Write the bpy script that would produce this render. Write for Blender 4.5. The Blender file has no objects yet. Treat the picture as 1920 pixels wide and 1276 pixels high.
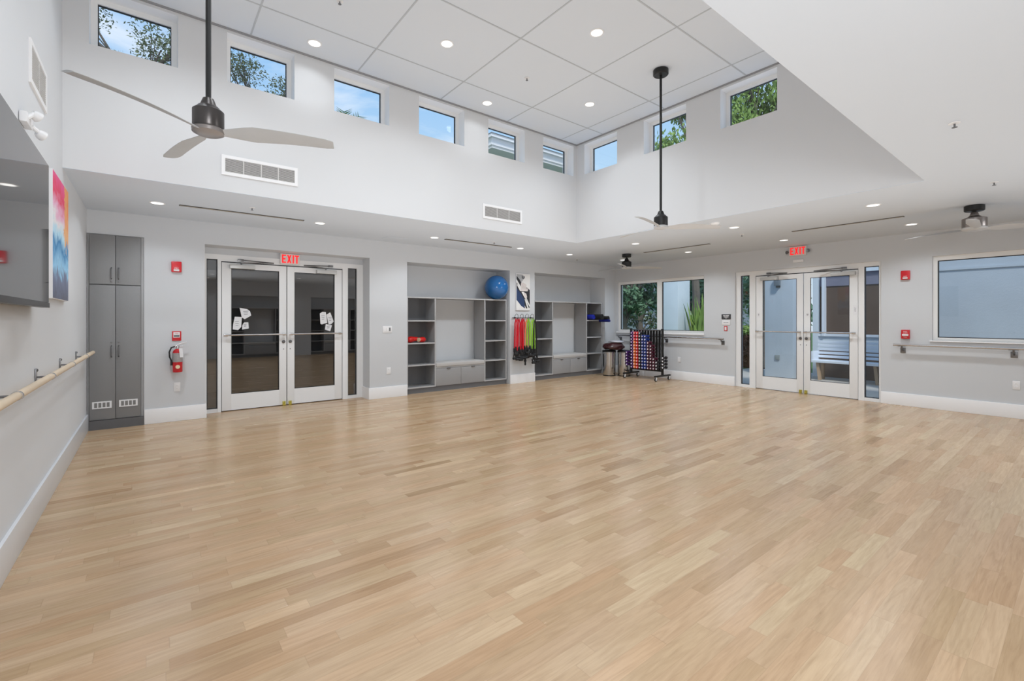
import bpy, bmesh, math, random
from mathutils import Vector, Matrix
random.seed(7)
scene = bpy.context.scene
col = scene.collection
PI = math.pi

# ------------------------------------------------------------------ helpers
def tagp(o, label=None, cat=None, group=None, kind=None):
    if label: o['label'] = label
    if cat: o['category'] = cat
    if group: o['group'] = group
    if kind: o['kind'] = kind
    return o

WL = {}
def wloc(p):
    v = Vector((0, 0, 0))
    while p is not None:
        v = v + Vector(p.location); p = p.parent
    return v

def B(): return bmesh.new()

def _setmat(faces, m):
    for f in faces: f.material_index = m

def box(bm, a, b, m=0, bev=0.0, rot=None, piv=None):
    x0, y0, z0 = [min(a[i], b[i]) for i in range(3)]
    x1, y1, z1 = [max(a[i], b[i]) for i in range(3)]
    vs = [bm.verts.new(p) for p in [(x0,y0,z0),(x1,y0,z0),(x1,y1,z0),(x0,y1,z0),(x0,y0,z1),(x1,y0,z1),(x1,y1,z1),(x0,y1,z1)]]
    fs = [bm.faces.new([vs[i] for i in q]) for q in [(0,3,2,1),(4,5,6,7),(0,1,5,4),(1,2,6,5),(2,3,7,6),(3,0,4,7)]]
    _setmat(fs, m)
    if bev > 0:
        es = list({e for f in fs for e in f.edges})
        r = bmesh.ops.bevel(bm, geom=es, offset=bev, segments=2, affect='EDGES', profile=0.6)
        vs = list({v for f in r['faces'] for v in f.verts})
        _setmat(r['faces'], m)
    if rot is not None:
        p = Vector(piv) if piv is not None else Vector(((x0+x1)/2,(y0+y1)/2,(z0+z1)/2))
        bmesh.ops.rotate(bm, cent=p, matrix=rot, verts=[v for v in vs if v.is_valid])
    return vs

def frame_of(d):
    d = Vector(d).normalized()
    u = Vector((0,0,1)) if abs(d.z) < .9 else Vector((1,0,0))
    a = d.cross(u).normalized(); b = a.cross(d).normalized()
    return d, a, b

def tube(bm, pts, r, seg=12, m=0, caps=True, closed=False):
    pts = [Vector(p) for p in pts]
    n = len(pts)
    rs = r if isinstance(r, (list, tuple)) else [r]*n
    rings = []
    pa = None
    for i, p in enumerate(pts):
        if closed: d = pts[(i+1) % n] - pts[i-1]
        elif i == 0: d = pts[1]-pts[0]
        elif i == n-1: d = pts[-1]-pts[-2]
        else: d = (pts[i+1]-p).normalized() + (p-pts[i-1]).normalized()
        d, a, b = frame_of(d)
        if pa is not None:
            a = (pa - d*pa.dot(d))
            if a.length < 1e-6: a = frame_of(d)[1]
            a.normalize(); b = a.cross(d).normalized()
        pa = a
        rings.append([bm.verts.new(p + (a*math.cos(t)+b*math.sin(t))*rs[i]) for t in [2*PI*k/seg for k in range(seg)]])
    fs = []
    rng = range(n) if closed else range(n-1)
    for i in rng:
        A, C = rings[i], rings[(i+1) % n]
        for k in range(seg):
            fs.append(bm.faces.new([A[k], A[(k+1)%seg], C[(k+1)%seg], C[k]]))
    if caps and not closed:
        fs.append(bm.faces.new(rings[0])); fs.append(bm.faces.new(rings[-1]))
    _setmat(fs, m)
    return fs

def lathe(bm, prof, c=(0,0,0), axis=(0,0,1), seg=24, m=0, caps=True):
    """prof: list of (radius, height along axis)"""
    c = Vector(c); d, a, b = frame_of(axis)
    rings = []
    for r, h in prof:
        r = max(r, 1e-4)
        rings.append([bm.verts.new(c + d*h + (a*math.cos(t)+b*math.sin(t))*r) for t in [2*PI*k/seg for k in range(seg)]])
    fs = []
    for i in range(len(rings)-1):
        A, C = rings[i], rings[i+1]
        for k in range(seg):
            fs.append(bm.faces.new([A[k], A[(k+1)%seg], C[(k+1)%seg], C[k]]))
    if caps:
        fs.append(bm.faces.new(rings[0])); fs.append(bm.faces.new(rings[-1]))
    _setmat(fs, m)
    return fs

def prism(bm, pts, off, m=0):
    """polygon of 3-D points extruded by vector off"""
    off = Vector(off)
    A = [bm.verts.new(p) for p in pts]; C = [bm.verts.new(Vector(p)+off) for p in pts]
    fs = [bm.faces.new(A), bm.faces.new(C[::-1])]
    n = len(pts)
    for i in range(n):
        fs.append(bm.faces.new([A[i], C[i], C[(i+1)%n], A[(i+1)%n]]))
    _setmat(fs, m)
    return fs

def obj(name, bm, mats, parent=None, local=False, sharp=35, origin=None):
    bmesh.ops.recalc_face_normals(bm, faces=bm.faces)
    for f in bm.faces: f.smooth = True
    lim = math.radians(sharp)
    for e in bm.edges:
        if len(e.link_faces) == 2:
            try: e.smooth = e.calc_face_angle() < lim
            except Exception: e.smooth = False
    if not isinstance(mats, (list, tuple)): mats = [mats]
    me = bpy.data.meshes.new(name)
    loc = Vector((0,0,0))
    if parent is not None and not local:
        bmesh.ops.translate(bm, verts=bm.verts, vec=-wloc(parent))
    elif parent is None and not local:
        xs = [v.co.x for v in bm.verts]; ys = [v.co.y for v in bm.verts]; zs = [v.co.z for v in bm.verts]
        loc = Vector(origin) if origin else Vector(((min(xs)+max(xs))/2, (min(ys)+max(ys))/2, min(zs)))
        bmesh.ops.translate(bm, verts=bm.verts, vec=-loc)
    bm.to_mesh(me); bm.free()
    for m_ in mats: me.materials.append(m_)
    o = bpy.data.objects.new(name, me); col.objects.link(o)
    o.location = loc
    if parent is not None: o.parent = parent
    return o

def thing(name, label, cat, loc=(0,0,0), group=None, kind=None):
    o = bpy.data.objects.new(name, None); o.empty_display_size = .1
    col.objects.link(o); o.location = loc
    return tagp(o, label, cat, group, kind)

def copy_tree(o, parent=None):
    c = o.copy(); col.objects.link(c)
    if parent is not None: c.parent = parent
    for ch in list(o.children): copy_tree(ch, c)
    return c

def text_into(bm, s, size, origin, right, up, m=0, depth=.001, align='CENTER'):
    cu = bpy.data.curves.new('lettering', 'FONT'); cu.body = s; cu.size = size
    cu.align_x = align; cu.align_y = 'CENTER'; cu.resolution_u = 3; cu.extrude = depth
    ob = bpy.data.objects.new('lettering', cu); col.objects.link(ob)
    dg = bpy.context.evaluated_depsgraph_get(); dg.update()
    me = bpy.data.meshes.new_from_object(ob.evaluated_get(dg))
    right = Vector(right).normalized(); up = Vector(up).normalized(); n = right.cross(up)
    M = Matrix((right, up, n)).transposed().to_4x4(); M.translation = Vector(origin)
    me.transform(M)
    nf = len(bm.faces)
    bm.from_mesh(me); bm.faces.ensure_lookup_table()
    for f in bm.faces[nf:]: f.material_index = m
    bpy.data.objects.remove(ob); bpy.data.meshes.remove(me); bpy.data.curves.remove(cu)

def wall_grid(bm, us, vs, holes, mk, m=0, side=0):
    """boxes on a grid of u/v cuts leaving the holes open; mk(u0,u1,v0,v1) -> two corners"""
    U = sorted(set(us + [h[0] for h in holes] + [h[1] for h in holes]))
    V = sorted(set(vs + [h[2] for h in holes] + [h[3] for h in holes]))
    def solid(i, j):
        if i < 0 or j < 0 or i >= len(U)-1 or j >= len(V)-1: return False
        cu, cv = (U[i]+U[i+1])/2, (V[j]+V[j+1])/2
        return not any(h[0] < cu < h[1] and h[2] < cv < h[3] for h in holes)
    cache = {}
    def vert(i, j, k):
        key = (i, j, k)
        if key not in cache:
            a, b = mk(U[i], U[i], V[j], V[j])
            cache[key] = bm.verts.new(a if k == 0 else b)
        return cache[key]
    fs = []; sd = []
    for i in range(len(U)-1):
        for j in range(len(V)-1):
            if not solid(i, j): continue
            for k in (0, 1):
                fs.append(bm.faces.new([vert(i,j,k), vert(i+1,j,k), vert(i+1,j+1,k), vert(i,j+1,k)]))
            for (di, dj, e) in ((-1,0,((i,j),(i,j+1))), (1,0,((i+1,j),(i+1,j+1))), (0,-1,((i,j),(i+1,j))), (0,1,((i,j+1),(i+1,j+1)))):
                if not solid(i+di, j+dj):
                    (a, b), (c, d) = e
                    fs.append(bm.faces.new([vert(a,b,0), vert(c,d,0), vert(c,d,1), vert(a,b,1)])); sd.append(fs[-1])
    _setmat(fs, m)
    if side: _setmat(sd, side)

# ------------------------------------------------------------------ materials
def mat(name, color=(.8,.8,.8), rough=.5, metal=0., spec=.5, emit=None, estr=0., noise=0., nscale=20., bump=0., bscale=200., coat=0.):
    m = bpy.data.materials.new(name); m.use_nodes = True
    nt = m.node_tree; p = nt.nodes['Principled BSDF']
    p.inputs['Base Color'].default_value = (*color, 1)
    p.inputs['Roughness'].default_value = rough
    p.inputs['Metallic'].default_value = metal
    p.inputs['Specular IOR Level'].default_value = spec
    p.inputs['Coat Weight'].default_value = coat
    if emit:
        p.inputs['Emission Color'].default_value = (*emit, 1); p.inputs['Emission Strength'].default_value = estr
    tc = None
    if noise > 0 or bump > 0:
        tc = nt.nodes.new('ShaderNodeTexCoord')
    if noise > 0:
        n = nt.nodes.new('ShaderNodeTexNoise'); n.inputs['Scale'].default_value = nscale; n.inputs['Detail'].default_value = 4
        nt.links.new(tc.outputs['Object'], n.inputs['Vector'])
        mx = nt.nodes.new('ShaderNodeMix'); mx.data_type = 'RGBA'
        mx.inputs[6].default_value = (*[c*(1-noise) for c in color], 1)
        mx.inputs[7].default_value = (*[min(1, c*(1+noise)) for c in color], 1)
        nt.links.new(n.outputs['Fac'], mx.inputs[0]); nt.links.new(mx.outputs[2], p.inputs['Base Color'])
    if bump > 0:
        n2 = nt.nodes.new('ShaderNodeTexNoise'); n2.inputs['Scale'].default_value = bscale; n2.inputs['Detail'].default_value = 3
        nt.links.new(tc.outputs['Object'], n2.inputs['Vector'])
        bp = nt.nodes.new('ShaderNodeBump'); bp.inputs['Strength'].default_value = bump; bp.inputs['Distance'].default_value = .002
        nt.links.new(n2.outputs['Fac'], bp.inputs['Height']); nt.links.new(bp.outputs['Normal'], p.inputs['Normal'])
    return m

def glass_mat(name, tint, reflect, ior_like=True):
    m = bpy.data.materials.new(name); m.use_nodes = True
    nt = m.node_tree; nt.nodes.clear()
    out = nt.nodes.new('ShaderNodeOutputMaterial'); mx = nt.nodes.new('ShaderNodeMixShader')
    tr = nt.nodes.new('ShaderNodeBsdfTransparent'); gl = nt.nodes.new('ShaderNodeBsdfGlossy')
    gl.inputs['Roughness'].default_value = .0; tr.inputs['Color'].default_value = (*tint, 1)
    lw = nt.nodes.new('ShaderNodeFresnel'); lw.inputs['IOR'].default_value = 1.5
    ge = nt.nodes.new('ShaderNodeNewGeometry'); mr_ = nt.nodes.new('ShaderNodeMapRange'); mr_.inputs[3].default_value = 1.5; mr_.inputs[4].default_value = 1/1.5
    nt.links.new(ge.outputs['Backfacing'], mr_.inputs[0]); nt.links.new(mr_.outputs[0], lw.inputs['IOR'])
    ad = nt.nodes.new('ShaderNodeMath'); ad.operation = 'ADD'; ad.use_clamp = True; ad.inputs[1].default_value = reflect
    nt.links.new(lw.outputs[0], ad.inputs[0]); nt.links.new(ad.outputs[0], mx.inputs[0])
    nt.links.new(tr.outputs[0], mx.inputs[1]); nt.links.new(gl.outputs[0], mx.inputs[2]); nt.links.new(mx.outputs[0], out.inputs[0])
    return m

class NG:
    def __init__(s, nt): s.nt = nt
    def math(s, op, a, b=None, c=None):
        n = s.nt.nodes.new('ShaderNodeMath'); n.operation = op
        for i, v in enumerate((a, b, c)):
            if v is None: continue
            if isinstance(v, (int, float)): n.inputs[i].default_value = v
            else: s.nt.links.new(v, n.inputs[i])
        return n.outputs[0]
    def comb(s, x, y, z):
        n = s.nt.nodes.new('ShaderNodeCombineXYZ')
        for i, v in enumerate((x, y, z)):
            if isinstance(v, (int, float)): n.inputs[i].default_value = v
            else: s.nt.links.new(v, n.inputs[i])
        return n.outputs[0]
    def white(s, v):
        n = s.nt.nodes.new('ShaderNodeTexWhiteNoise'); n.noise_dimensions = '3D'; s.nt.links.new(v, n.inputs['Vector']); return n.outputs['Value']
    def noise(s, v, scale, detail=4, rough=.5, dist=0):
        n = s.nt.nodes.new('ShaderNodeTexNoise'); s.nt.links.new(v, n.inputs['Vector'])
        n.inputs['Scale'].default_value = scale; n.inputs['Detail'].default_value = detail
        n.inputs['Roughness'].default_value = rough; n.inputs['Distortion'].default_value = dist
        return n.outputs['Fac']
    def ramp(s, f, stops, interp='LINEAR'):
        n = s.nt.nodes.new('ShaderNodeValToRGB'); n.color_ramp.interpolation = interp
        e = n.color_ramp.elements
        while len(e) < len(stops): e.new(.5)
        for i, (p, c) in enumerate(stops): e[i].position = p; e[i].color = (*c, 1)
        s.nt.links.new(f, n.inputs[0]); return n.outputs['Color']
    def mix(s, f, a, b, mode='MIX'):
        n = s.nt.nodes.new('ShaderNodeMix'); n.data_type = 'RGBA'; n.blend_type = mode
        for i, v in ((0, f), (6, a), (7, b)):
            if isinstance(v, (int, float)): n.inputs[i].default_value = v
            elif isinstance(v, tuple): n.inputs[i].default_value = (*v, 1)
            else: s.nt.links.new(v, n.inputs[i])
        return n.outputs[2]

def wood_floor():
    m = bpy.data.materials.new('oak_strip_floor'); m.use_nodes = True
    nt = m.node_tree; p = nt.nodes['Principled BSDF']; g = NG(nt)
    geo = nt.nodes.new('ShaderNodeNewGeometry'); sp = nt.nodes.new('ShaderNodeSeparateXYZ')
    nt.links.new(geo.outputs['Position'], sp.inputs[0])
    x, y = sp.outputs[0], sp.outputs[1]
    W = .0826
    yr = g.math('DIVIDE', y, W); row = g.math('FLOOR', yr); fy = g.math('SUBTRACT', yr, row)
    r1 = g.white(g.comb(row, 3.1, 0)); r2 = g.white(g.comb(row, 7.7, 1))
    L = g.math('MULTIPLY_ADD', r1, .9, .9)
    xs = g.math('DIVIDE', g.math('MULTIPLY_ADD', r2, 9.0, g.math('ADD', x, 30)), L)
    # wobble the plank lengths so the butt joints are irregular
    idx0 = g.math('FLOOR', xs)
    idx = idx0; fx = g.math('SUBTRACT', xs, idx)
    split = g.white(g.comb(row, idx, 5)); cut = g.math('MULTIPLY_ADD', split, .5, .25)
    half = g.math('GREATER_THAN', fx, cut)
    idn = g.math('MULTIPLY_ADD', half, .5, idx)
    c1 = g.white(g.comb(row, idn, 2)); c2 = g.white(g.comb(row, idn, 9))
    base = g.ramp(c1, [(0, (.37,.242,.138)), (.08, (.44,.300,.180)), (.5, (.482,.341,.218)), (.9, (.512,.371,.242)), (1, (.55,.42,.28))])
    seed = g.math('MULTIPLY', c2, 40)
    gv = g.comb(g.math('MULTIPLY', x, 2.2), g.math('MULTIPLY', y, 34), seed)
    n1 = g.noise(gv, 1.6, 6, .62, 1.2)
    gr = g.ramp(n1, [(.28, (.86,.84,.80)), (.5, (.985,.98,.97)), (.75, (1.05,1.05,1.04))])
    colr = g.mix(1.0, base, gr, 'MULTIPLY')
    gv2 = g.comb(g.math('MULTIPLY', x, .9), g.math('MULTIPLY', y, 9), seed)
    n2 = g.noise(gv2, 2.0, 4, .5, 2.5)
    colr = g.mix(1.0, colr, g.ramp(n2, [(.3, (.90,.87,.83)), (.6, (1.03,1.03,1.02))]), 'MULTIPLY')
    colr = g.mix(1.0, colr, g.ramp(c2, [(0,(1.0,.945,.90)), (.5,(.965,.955,.94)), (1,(.95,.96,.915))]), 'MULTIPLY')
    # joints
    e1 = g.math('LESS_THAN', g.math('MINIMUM', fy, g.math('SUBTRACT', 1, fy)), .010)
    dx = g.math('ABSOLUTE', g.math('SUBTRACT', fx, cut))
    e2 = g.math('LESS_THAN', g.math('MINIMUM', g.math('MINIMUM', fx, g.math('SUBTRACT', 1, fx)), dx), .0012)
    e = g.math('MAXIMUM', e1, e2)
    colr = g.mix(g.math('MULTIPLY', e, .30), colr, (.26,.16,.09))
    nt.links.new(colr, p.inputs['Base Color'])
    rg = g.math('MULTIPLY_ADD', g.noise(gv2, 1.2, 2), .05, .24)
    nt.links.new(rg, p.inputs['Roughness'])
    p.inputs['Specular IOR Level'].default_value = .5
    return m

def brushed(name, color, rough):
    m = mat(name, color, rough, 1.0)
    nt = m.node_tree; p = nt.nodes['Principled BSDF']; g = NG(nt)
    tc = nt.nodes.new('ShaderNodeTexCoord'); mp = nt.nodes.new('ShaderNodeMapping'); mp.inputs['Scale'].default_value = (120, 120, 2)
    nt.links.new(tc.outputs['Object'], mp.inputs[0])
    nt.links.new(g.math('MULTIPLY_ADD', g.noise(mp.outputs[0], 4, 3), .04, rough-.02), p.inputs['Roughness'])
    return m

M = {}
M['wall'] = mat('wall_paint', (.60,.617,.64), .65, bump=.25, bscale=350)
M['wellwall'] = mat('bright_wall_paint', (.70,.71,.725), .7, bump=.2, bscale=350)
M['ceil'] = mat('ceiling_paint', (.63,.68,.74), .75, bump=.1, bscale=300)
M['tile'] = mat('ceiling_tile', (.71,.755,.81), .85, bump=.25, bscale=700)
M['grid'] = mat('ceiling_grid', (.50,.53,.56), .5)
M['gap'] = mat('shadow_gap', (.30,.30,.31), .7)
M['trim'] = mat('white_trim', (.90,.90,.91), .35)
M['trimglossy'] = mat('grey_white_trim', (.70,.72,.75), .28)
M['floor'] = wood_floor()
M['frame'] = mat('white_frame', (.88,.88,.87), .4)
M['reveal'] = mat('daylit_reveal', (.93,.93,.93), .6)  # reveals coloured paler than the walls to stand in for incoming daylight
M['alu'] = mat('painted_aluminium', (.83,.835,.84), .38)
M['closer'] = mat('closer_silver', (.52,.52,.51), .35, .3)
M['gasket'] = mat('black_gasket', (.02,.022,.025), .5)
M['glass'] = glass_mat('window_glass', (.92,.96,.97), .0)
M['cglass'] = glass_mat('clerestory_glass', (.97,.98,.99), .0)
M['dglass'] = glass_mat('dark_door_glass', (.72,.74,.76), .20)
M['laminate'] = mat('grey_laminate', (.31,.31,.315), .45, noise=.05, nscale=60)
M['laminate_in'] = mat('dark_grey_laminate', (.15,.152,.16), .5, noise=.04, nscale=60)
M['lamedge'] = mat('light_grey_edge', (.46,.46,.465), .5)
M['cabdoor'] = mat('cabinet_grey', (.21,.21,.213), .42, noise=.06, nscale=90)
M['cabdark'] = mat('cabinet_dark', (.10,.10,.105), .5)
M['cushion'] = mat('light_grey_fabric', (.50,.49,.48), .9, bump=.4, bscale=500)
M['chrome'] = mat('satin_steel', (.62,.62,.63), .25, 1.0)
M['steel'] = brushed('brushed_steel', (.56,.57,.59), .2)
M['handle'] = mat('handle_steel', (.20,.20,.205), .35, .9)
M['black'] = mat('black_plastic', (.012,.012,.013), .38)
M['blackmetal'] = mat('black_metal', (.012,.012,.012), .45, .2)
M['bronze'] = mat('dark_bronze_metal', (.075,.068,.066), .3, .75)
M['bronzelite'] = mat('worn_bronze_metal', (.26,.235,.225), .32, .7)
M['blade'] = mat('fan_blade_grey', (.43,.435,.44), .45, noise=.05, nscale=12)
M['blade2'] = mat('fan_blade_silver', (.52,.52,.52), .4, noise=.04, nscale=12)
M['red'] = mat('fire_red', (.55,.012,.02), .3)
M['redgloss'] = mat('extinguisher_red', (.50,.006,.012), .16, coat=.4)
M['white'] = mat('white_plastic', (.82,.82,.83), .4)
M['paper'] = mat('white_paper', (.80,.80,.82), .8)
M['ink'] = mat('grey_ink', (.16,.16,.17), .8)
M['lampshell'] = mat('lamp_trim', (.88,.88,.88), .4)
M['led'] = mat('led_lens', (1,1,1), .3, emit=(1,.99,.97), estr=1.8)
M['slot'] = mat('dark_slot', (.06,.055,.05), .6)
M['slotw'] = mat('slot_bar', (.50,.44,.36), .5)
M['louver'] = mat('vent_louver', (.62,.61,.60), .5)
M['ventdark'] = mat('vent_shadow', (.20,.195,.19), .7)
M['screen'] = mat('tv_screen', (.012,.012,.013), .04, spec=.9)
M['bezel'] = mat('tv_bezel', (.03,.03,.032), .35)
M['birch'] = mat('pale_beech_wood', (.72,.58,.42), .4, noise=.08, nscale=8)
M['exitface'] = mat('exit_face', (.72,.68,.66), .5)
M['exitred'] = mat('exit_red_letters', (.85,.02,.025), .4, emit=(1,.02,.025), estr=.7)
M['brass'] = mat('brass_stop', (.55,.48,.10), .3, .8)
M['ball'] = mat('blue_vinyl', (.006,.10,.30), .16, coat=.3)
M['glovered'] = mat('red_vinyl', (.62,.01,.008), .3)
M['tan'] = mat('tan_cloth', (.55,.45,.28), .8)
M['bandred'] = mat('red_tubing', (.60,.006,.02), .3)
M['bandpink'] = mat('pale_red_tubing', (.72,.07,.09), .3)
M['bandgreen'] = mat('lime_tubing', (.25,.52,.03), .3)
M['bandlime'] = mat('pale_lime_tubing', (.42,.64,.14), .3)
M['bandorange'] = mat('orange_tubing', (.80,.33,.15), .3)
M['foam'] = mat('black_foam', (.012,.012,.013), .8)
M['matblue'] = mat('blue_foam', (.008,.02,.36), .6)
M['matblue2'] = mat('deep_blue_foam', (.005,.012,.16), .6)
M['maroon'] = mat('maroon_vinyl', (.045,.012,.014), .3, noise=.3, nscale=12)
M['silverbag'] = mat('silver_wrap', (.55,.56,.62), .25, .3)
DB = {}
for k, c in dict(purple=(.075,.008,.16), orange=(.95,.20,.012), red=(.70,.008,.012), teal=(.008,.02,.022), blue=(.008,.03,.24), maroon=(.075,.006,.02), black=(.01,.009,.012)).items():
    DB[k] = mat(k+'_vinyl', c, .35)
M['stucco'] = mat('blue_grey_stucco', (.46,.52,.58), .9, noise=.06, nscale=3, bump=1.0, bscale=40)
M['stuccodk'] = mat('dark_stucco', (.24,.28,.33), .9, noise=.05, nscale=3, bump=.8, bscale=40)  # darker blue-grey tone for the distant house and car glass
M['stuccolt'] = mat('light_stucco', (.66,.73,.80), .9, noise=.05, nscale=3, bump=.8, bscale=40)
M['concrete'] = mat('concrete_path', (.45,.43,.40), .9, noise=.1, nscale=5)
M['lawn'] = mat('lawn_grass', (.10,.17,.05), .95, noise=.4, nscale=8)
M['brownwin'] = mat('brown_screen', (.11,.075,.055), .5, noise=.15, nscale=3)
M['bench'] = mat('bench_white', (.72,.77,.84), .6)
M['benchleg'] = mat('bench_leg_wood', (.40,.29,.20), .7)
M['bark'] = mat('tree_bark', (.16,.135,.115), .9, noise=.3, nscale=6)
M['leafA'] = mat('oak_leaves', (.14,.17,.085), .7, noise=.6, nscale=3)
M['leafB'] = mat('bright_leaves', (.22,.34,.08), .6, noise=.5, nscale=3)
M['leafC'] = mat('dark_leaves', (.13,.24,.14), .7, noise=.6, nscale=2)
M['palm'] = mat('palm_leaves', (.17,.28,.08), .5, noise=.4, nscale=4)
M['hedge'] = mat('russet_leaves', (.12,.06,.04), .8, noise=.5, nscale=10)
M['rooftile'] = mat('brown_roof_tile', (.25,.16,.12), .8, noise=.3, nscale=20)
M['fascia'] = mat('white_fascia', (.85,.83,.83), .6)
M['soffit'] = mat('grey_soffit', (.75,.73,.70), .7)
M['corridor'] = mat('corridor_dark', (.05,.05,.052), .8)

# ------------------------------------------------------------------ room dimensions
XL, XR, YB, YN = -.642, 9.749, 7.945, -2.85
HC, HU = 2.823, 4.62
WX, WY0, WY1 = 6.159, 1.07, 5.905          # the raised ceiling well

def struct(name, bm, mats, label, cat='room', parent=None, **k):
    o = obj(name, bm, mats, parent, **k)
    if parent is None: tagp(o, label, cat, kind='structure')
    return o

b = B(); box(b, (XL-.3, YN-.6, -.15), (XR+.25, YB+.60, 0)); struct('floor', b, M['floor'], 'pale oak strip floor of the exercise room', 'floor')
b = B(); box(b, (XL-.25, YN-.5, 0), (XL, YB+.51, HU+.1)); struct('wall_left', b, mat('lightened_wall_paint_left', (.68,.695,.715), .65, bump=.25, bscale=350), 'light grey wall on the left with television and barre', 'wall')  # wall paint lightened here to make up for weak light on this side
# back wall with cabinet bay, door recess and two niches
b = B()
holesB = [(XL, -.072, 0, 2.522), (.613, 3.044, 0, 2.505), (3.760, 6.19, 0, 2.49), (6.912, 9.345, 0, 2.49)]
wall_grid(b, [XL, XR], [0, HC], holesB, lambda u0,u1,v0,v1: ((u0, YB, v0), (u0, YB+.51, v0)))
struct('wall_back', b, M['wall'], 'light grey back wall with recessed door and two shelving niches', 'wall')
b = B(); box(b, (3.5, YB+.512, 0), (XR, YB+.6, HC)); box(b, (XL, YB+.512, 0), (.55, YB+.6, HC))
struct('wall_niche', b, M['wall'], 'pale grey wall closing the back of the shelving niches', 'wall')
# right wall
holesR = [(5.427, 7.85, 1.105, 2.40), (2.251, 4.733, 0, 2.412), (-.85, 1.601, 1.085, 2.418)]
b = B(); wall_grid(b, [YN-.5, YB+.51], [0, HC], holesR, lambda u0,u1,v0,v1: ((XR, u0, v0), (XR+.22, u0, v0)))
struct('wall_right', b, M['wall'], 'light grey wall on the right with windows and glass doors', 'wall')
# wall behind the camera with its two niches
holesN = [(2.2, 4.35, 0, 2.3), (5.05, 7.2, 0, 2.3)]
b = B(); wall_grid(b, [XL, XR], [0, HC], holesN, lambda u0,u1,v0,v1: ((u0, YN, v0), (u0, YN-.45, v0)))
box(b, (XL, YN-.5, 0), (XR, YN-.46, HC))
struct('wall_near', b, M['wall'], 'light grey wall opposite the recessed glass door', 'wall')
# lower ceiling
b = B()
wall_grid(b, [XL, XR], [YN, YB], [(XL-.01, WX, WY0, WY1)], lambda u0,u1,v0,v1: ((u0, v0, HC), (u0, v0, HC+.004)))
struct('ceiling', b, M['ceil'], 'white lower ceiling around the raised well', 'ceiling')
# clerestory walls
WS = [(-.46,.222), (.660,1.347), (1.809,2.536), (2.976,3.728), (4.172,4.919), (5.333,6.08)]
WT = [(4.971,5.712), (3.705,4.441), (2.462,3.192)]
ZB, ZT = 4.035, 4.575
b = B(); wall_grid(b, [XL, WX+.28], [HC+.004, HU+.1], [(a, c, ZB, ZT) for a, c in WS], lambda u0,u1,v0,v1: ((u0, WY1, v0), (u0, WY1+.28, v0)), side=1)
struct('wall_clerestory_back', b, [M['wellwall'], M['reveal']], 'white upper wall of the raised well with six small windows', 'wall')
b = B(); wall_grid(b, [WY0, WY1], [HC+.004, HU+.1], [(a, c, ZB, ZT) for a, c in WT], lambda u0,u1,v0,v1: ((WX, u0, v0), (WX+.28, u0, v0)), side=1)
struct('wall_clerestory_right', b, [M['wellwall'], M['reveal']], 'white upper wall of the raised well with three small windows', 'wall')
b = B(); box(b, (XL, WY0-.28, HC+.004), (WX+.28, WY0, HU+.1))
struct('wall_clerestory_near', b, M['wellwall'], 'white upper wall of the raised well nearest the camera', 'wall')
b = B(); box(b, (XL-.25, WY0-.28, HU), (WX+.28, WY1+.28, HU+.12))
struct('ceiling_upper', b, M['tile'], 'white tiled ceiling of the raised well', 'ceiling')
b = B()
for x in (-.33, .885, 2.10, 3.315, 4.53, 5.745): box(b, (x-.008, WY0, HU-.004), (x+.008, WY1, HU+.001))
for y in (1.62, 2.835, 4.05, 5.262): box(b, (XL, y-.008, HU-.0045), (WX, y+.008, HU+.001))
struct('trim_1', b, M['grid'], 'thin suspended grid between the upper ceiling tiles', 'trim')
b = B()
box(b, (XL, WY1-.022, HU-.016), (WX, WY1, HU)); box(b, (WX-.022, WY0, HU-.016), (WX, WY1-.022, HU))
struct('trim_2', b, M['gap'], 'dark strip painted as the shadow gap where the tiles meet the clerestory walls', 'trim')  # thin dark strip stands for the shade along the ceiling edge

# baseboards
def bb(name, a, c, label, m='trim'):
    b = B(); box(b, a, c, bev=.004); struct(name, b, M[m], label, 'baseboard')
bb('baseboard_left', (XL, YN, 0), (XL+.02, YB-.03, .212), 'tall glossy white baseboard along the left wall', 'trimglossy')
bb('baseboard_back', (-.07, YB-.022, 0), (.633, YB, .2), 'white baseboard under the fire extinguisher')
b = B(); box(b, (3.024, YB-.022, 0), (3.758, YB, .2), bev=.004); box(b, (3.024, YB, 0), (3.044, YB+.335, .2))
struct('baseboard_back.001', b, M['trim'], 'white baseboard between the recessed door and first niche', 'baseboard')
bb('baseboard_back.002', (6.192, YB-.022, 0), (6.91, YB, .2), 'white baseboard under the exercise bands')
bb('baseboard_back.003', (9.347, YB-.022, 0), (XR, YB, .2), 'short white baseboard beside the waste bins')
bb('baseboard_right', (XR-.022, 4.735, 0), (XR, YB-.024, .2), 'white baseboard behind the dumbbell rack')
bb('baseboard_right.001', (XR-.022, YN, 0), (XR, 2.249, .2), 'white baseboard below the large right window')

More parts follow.
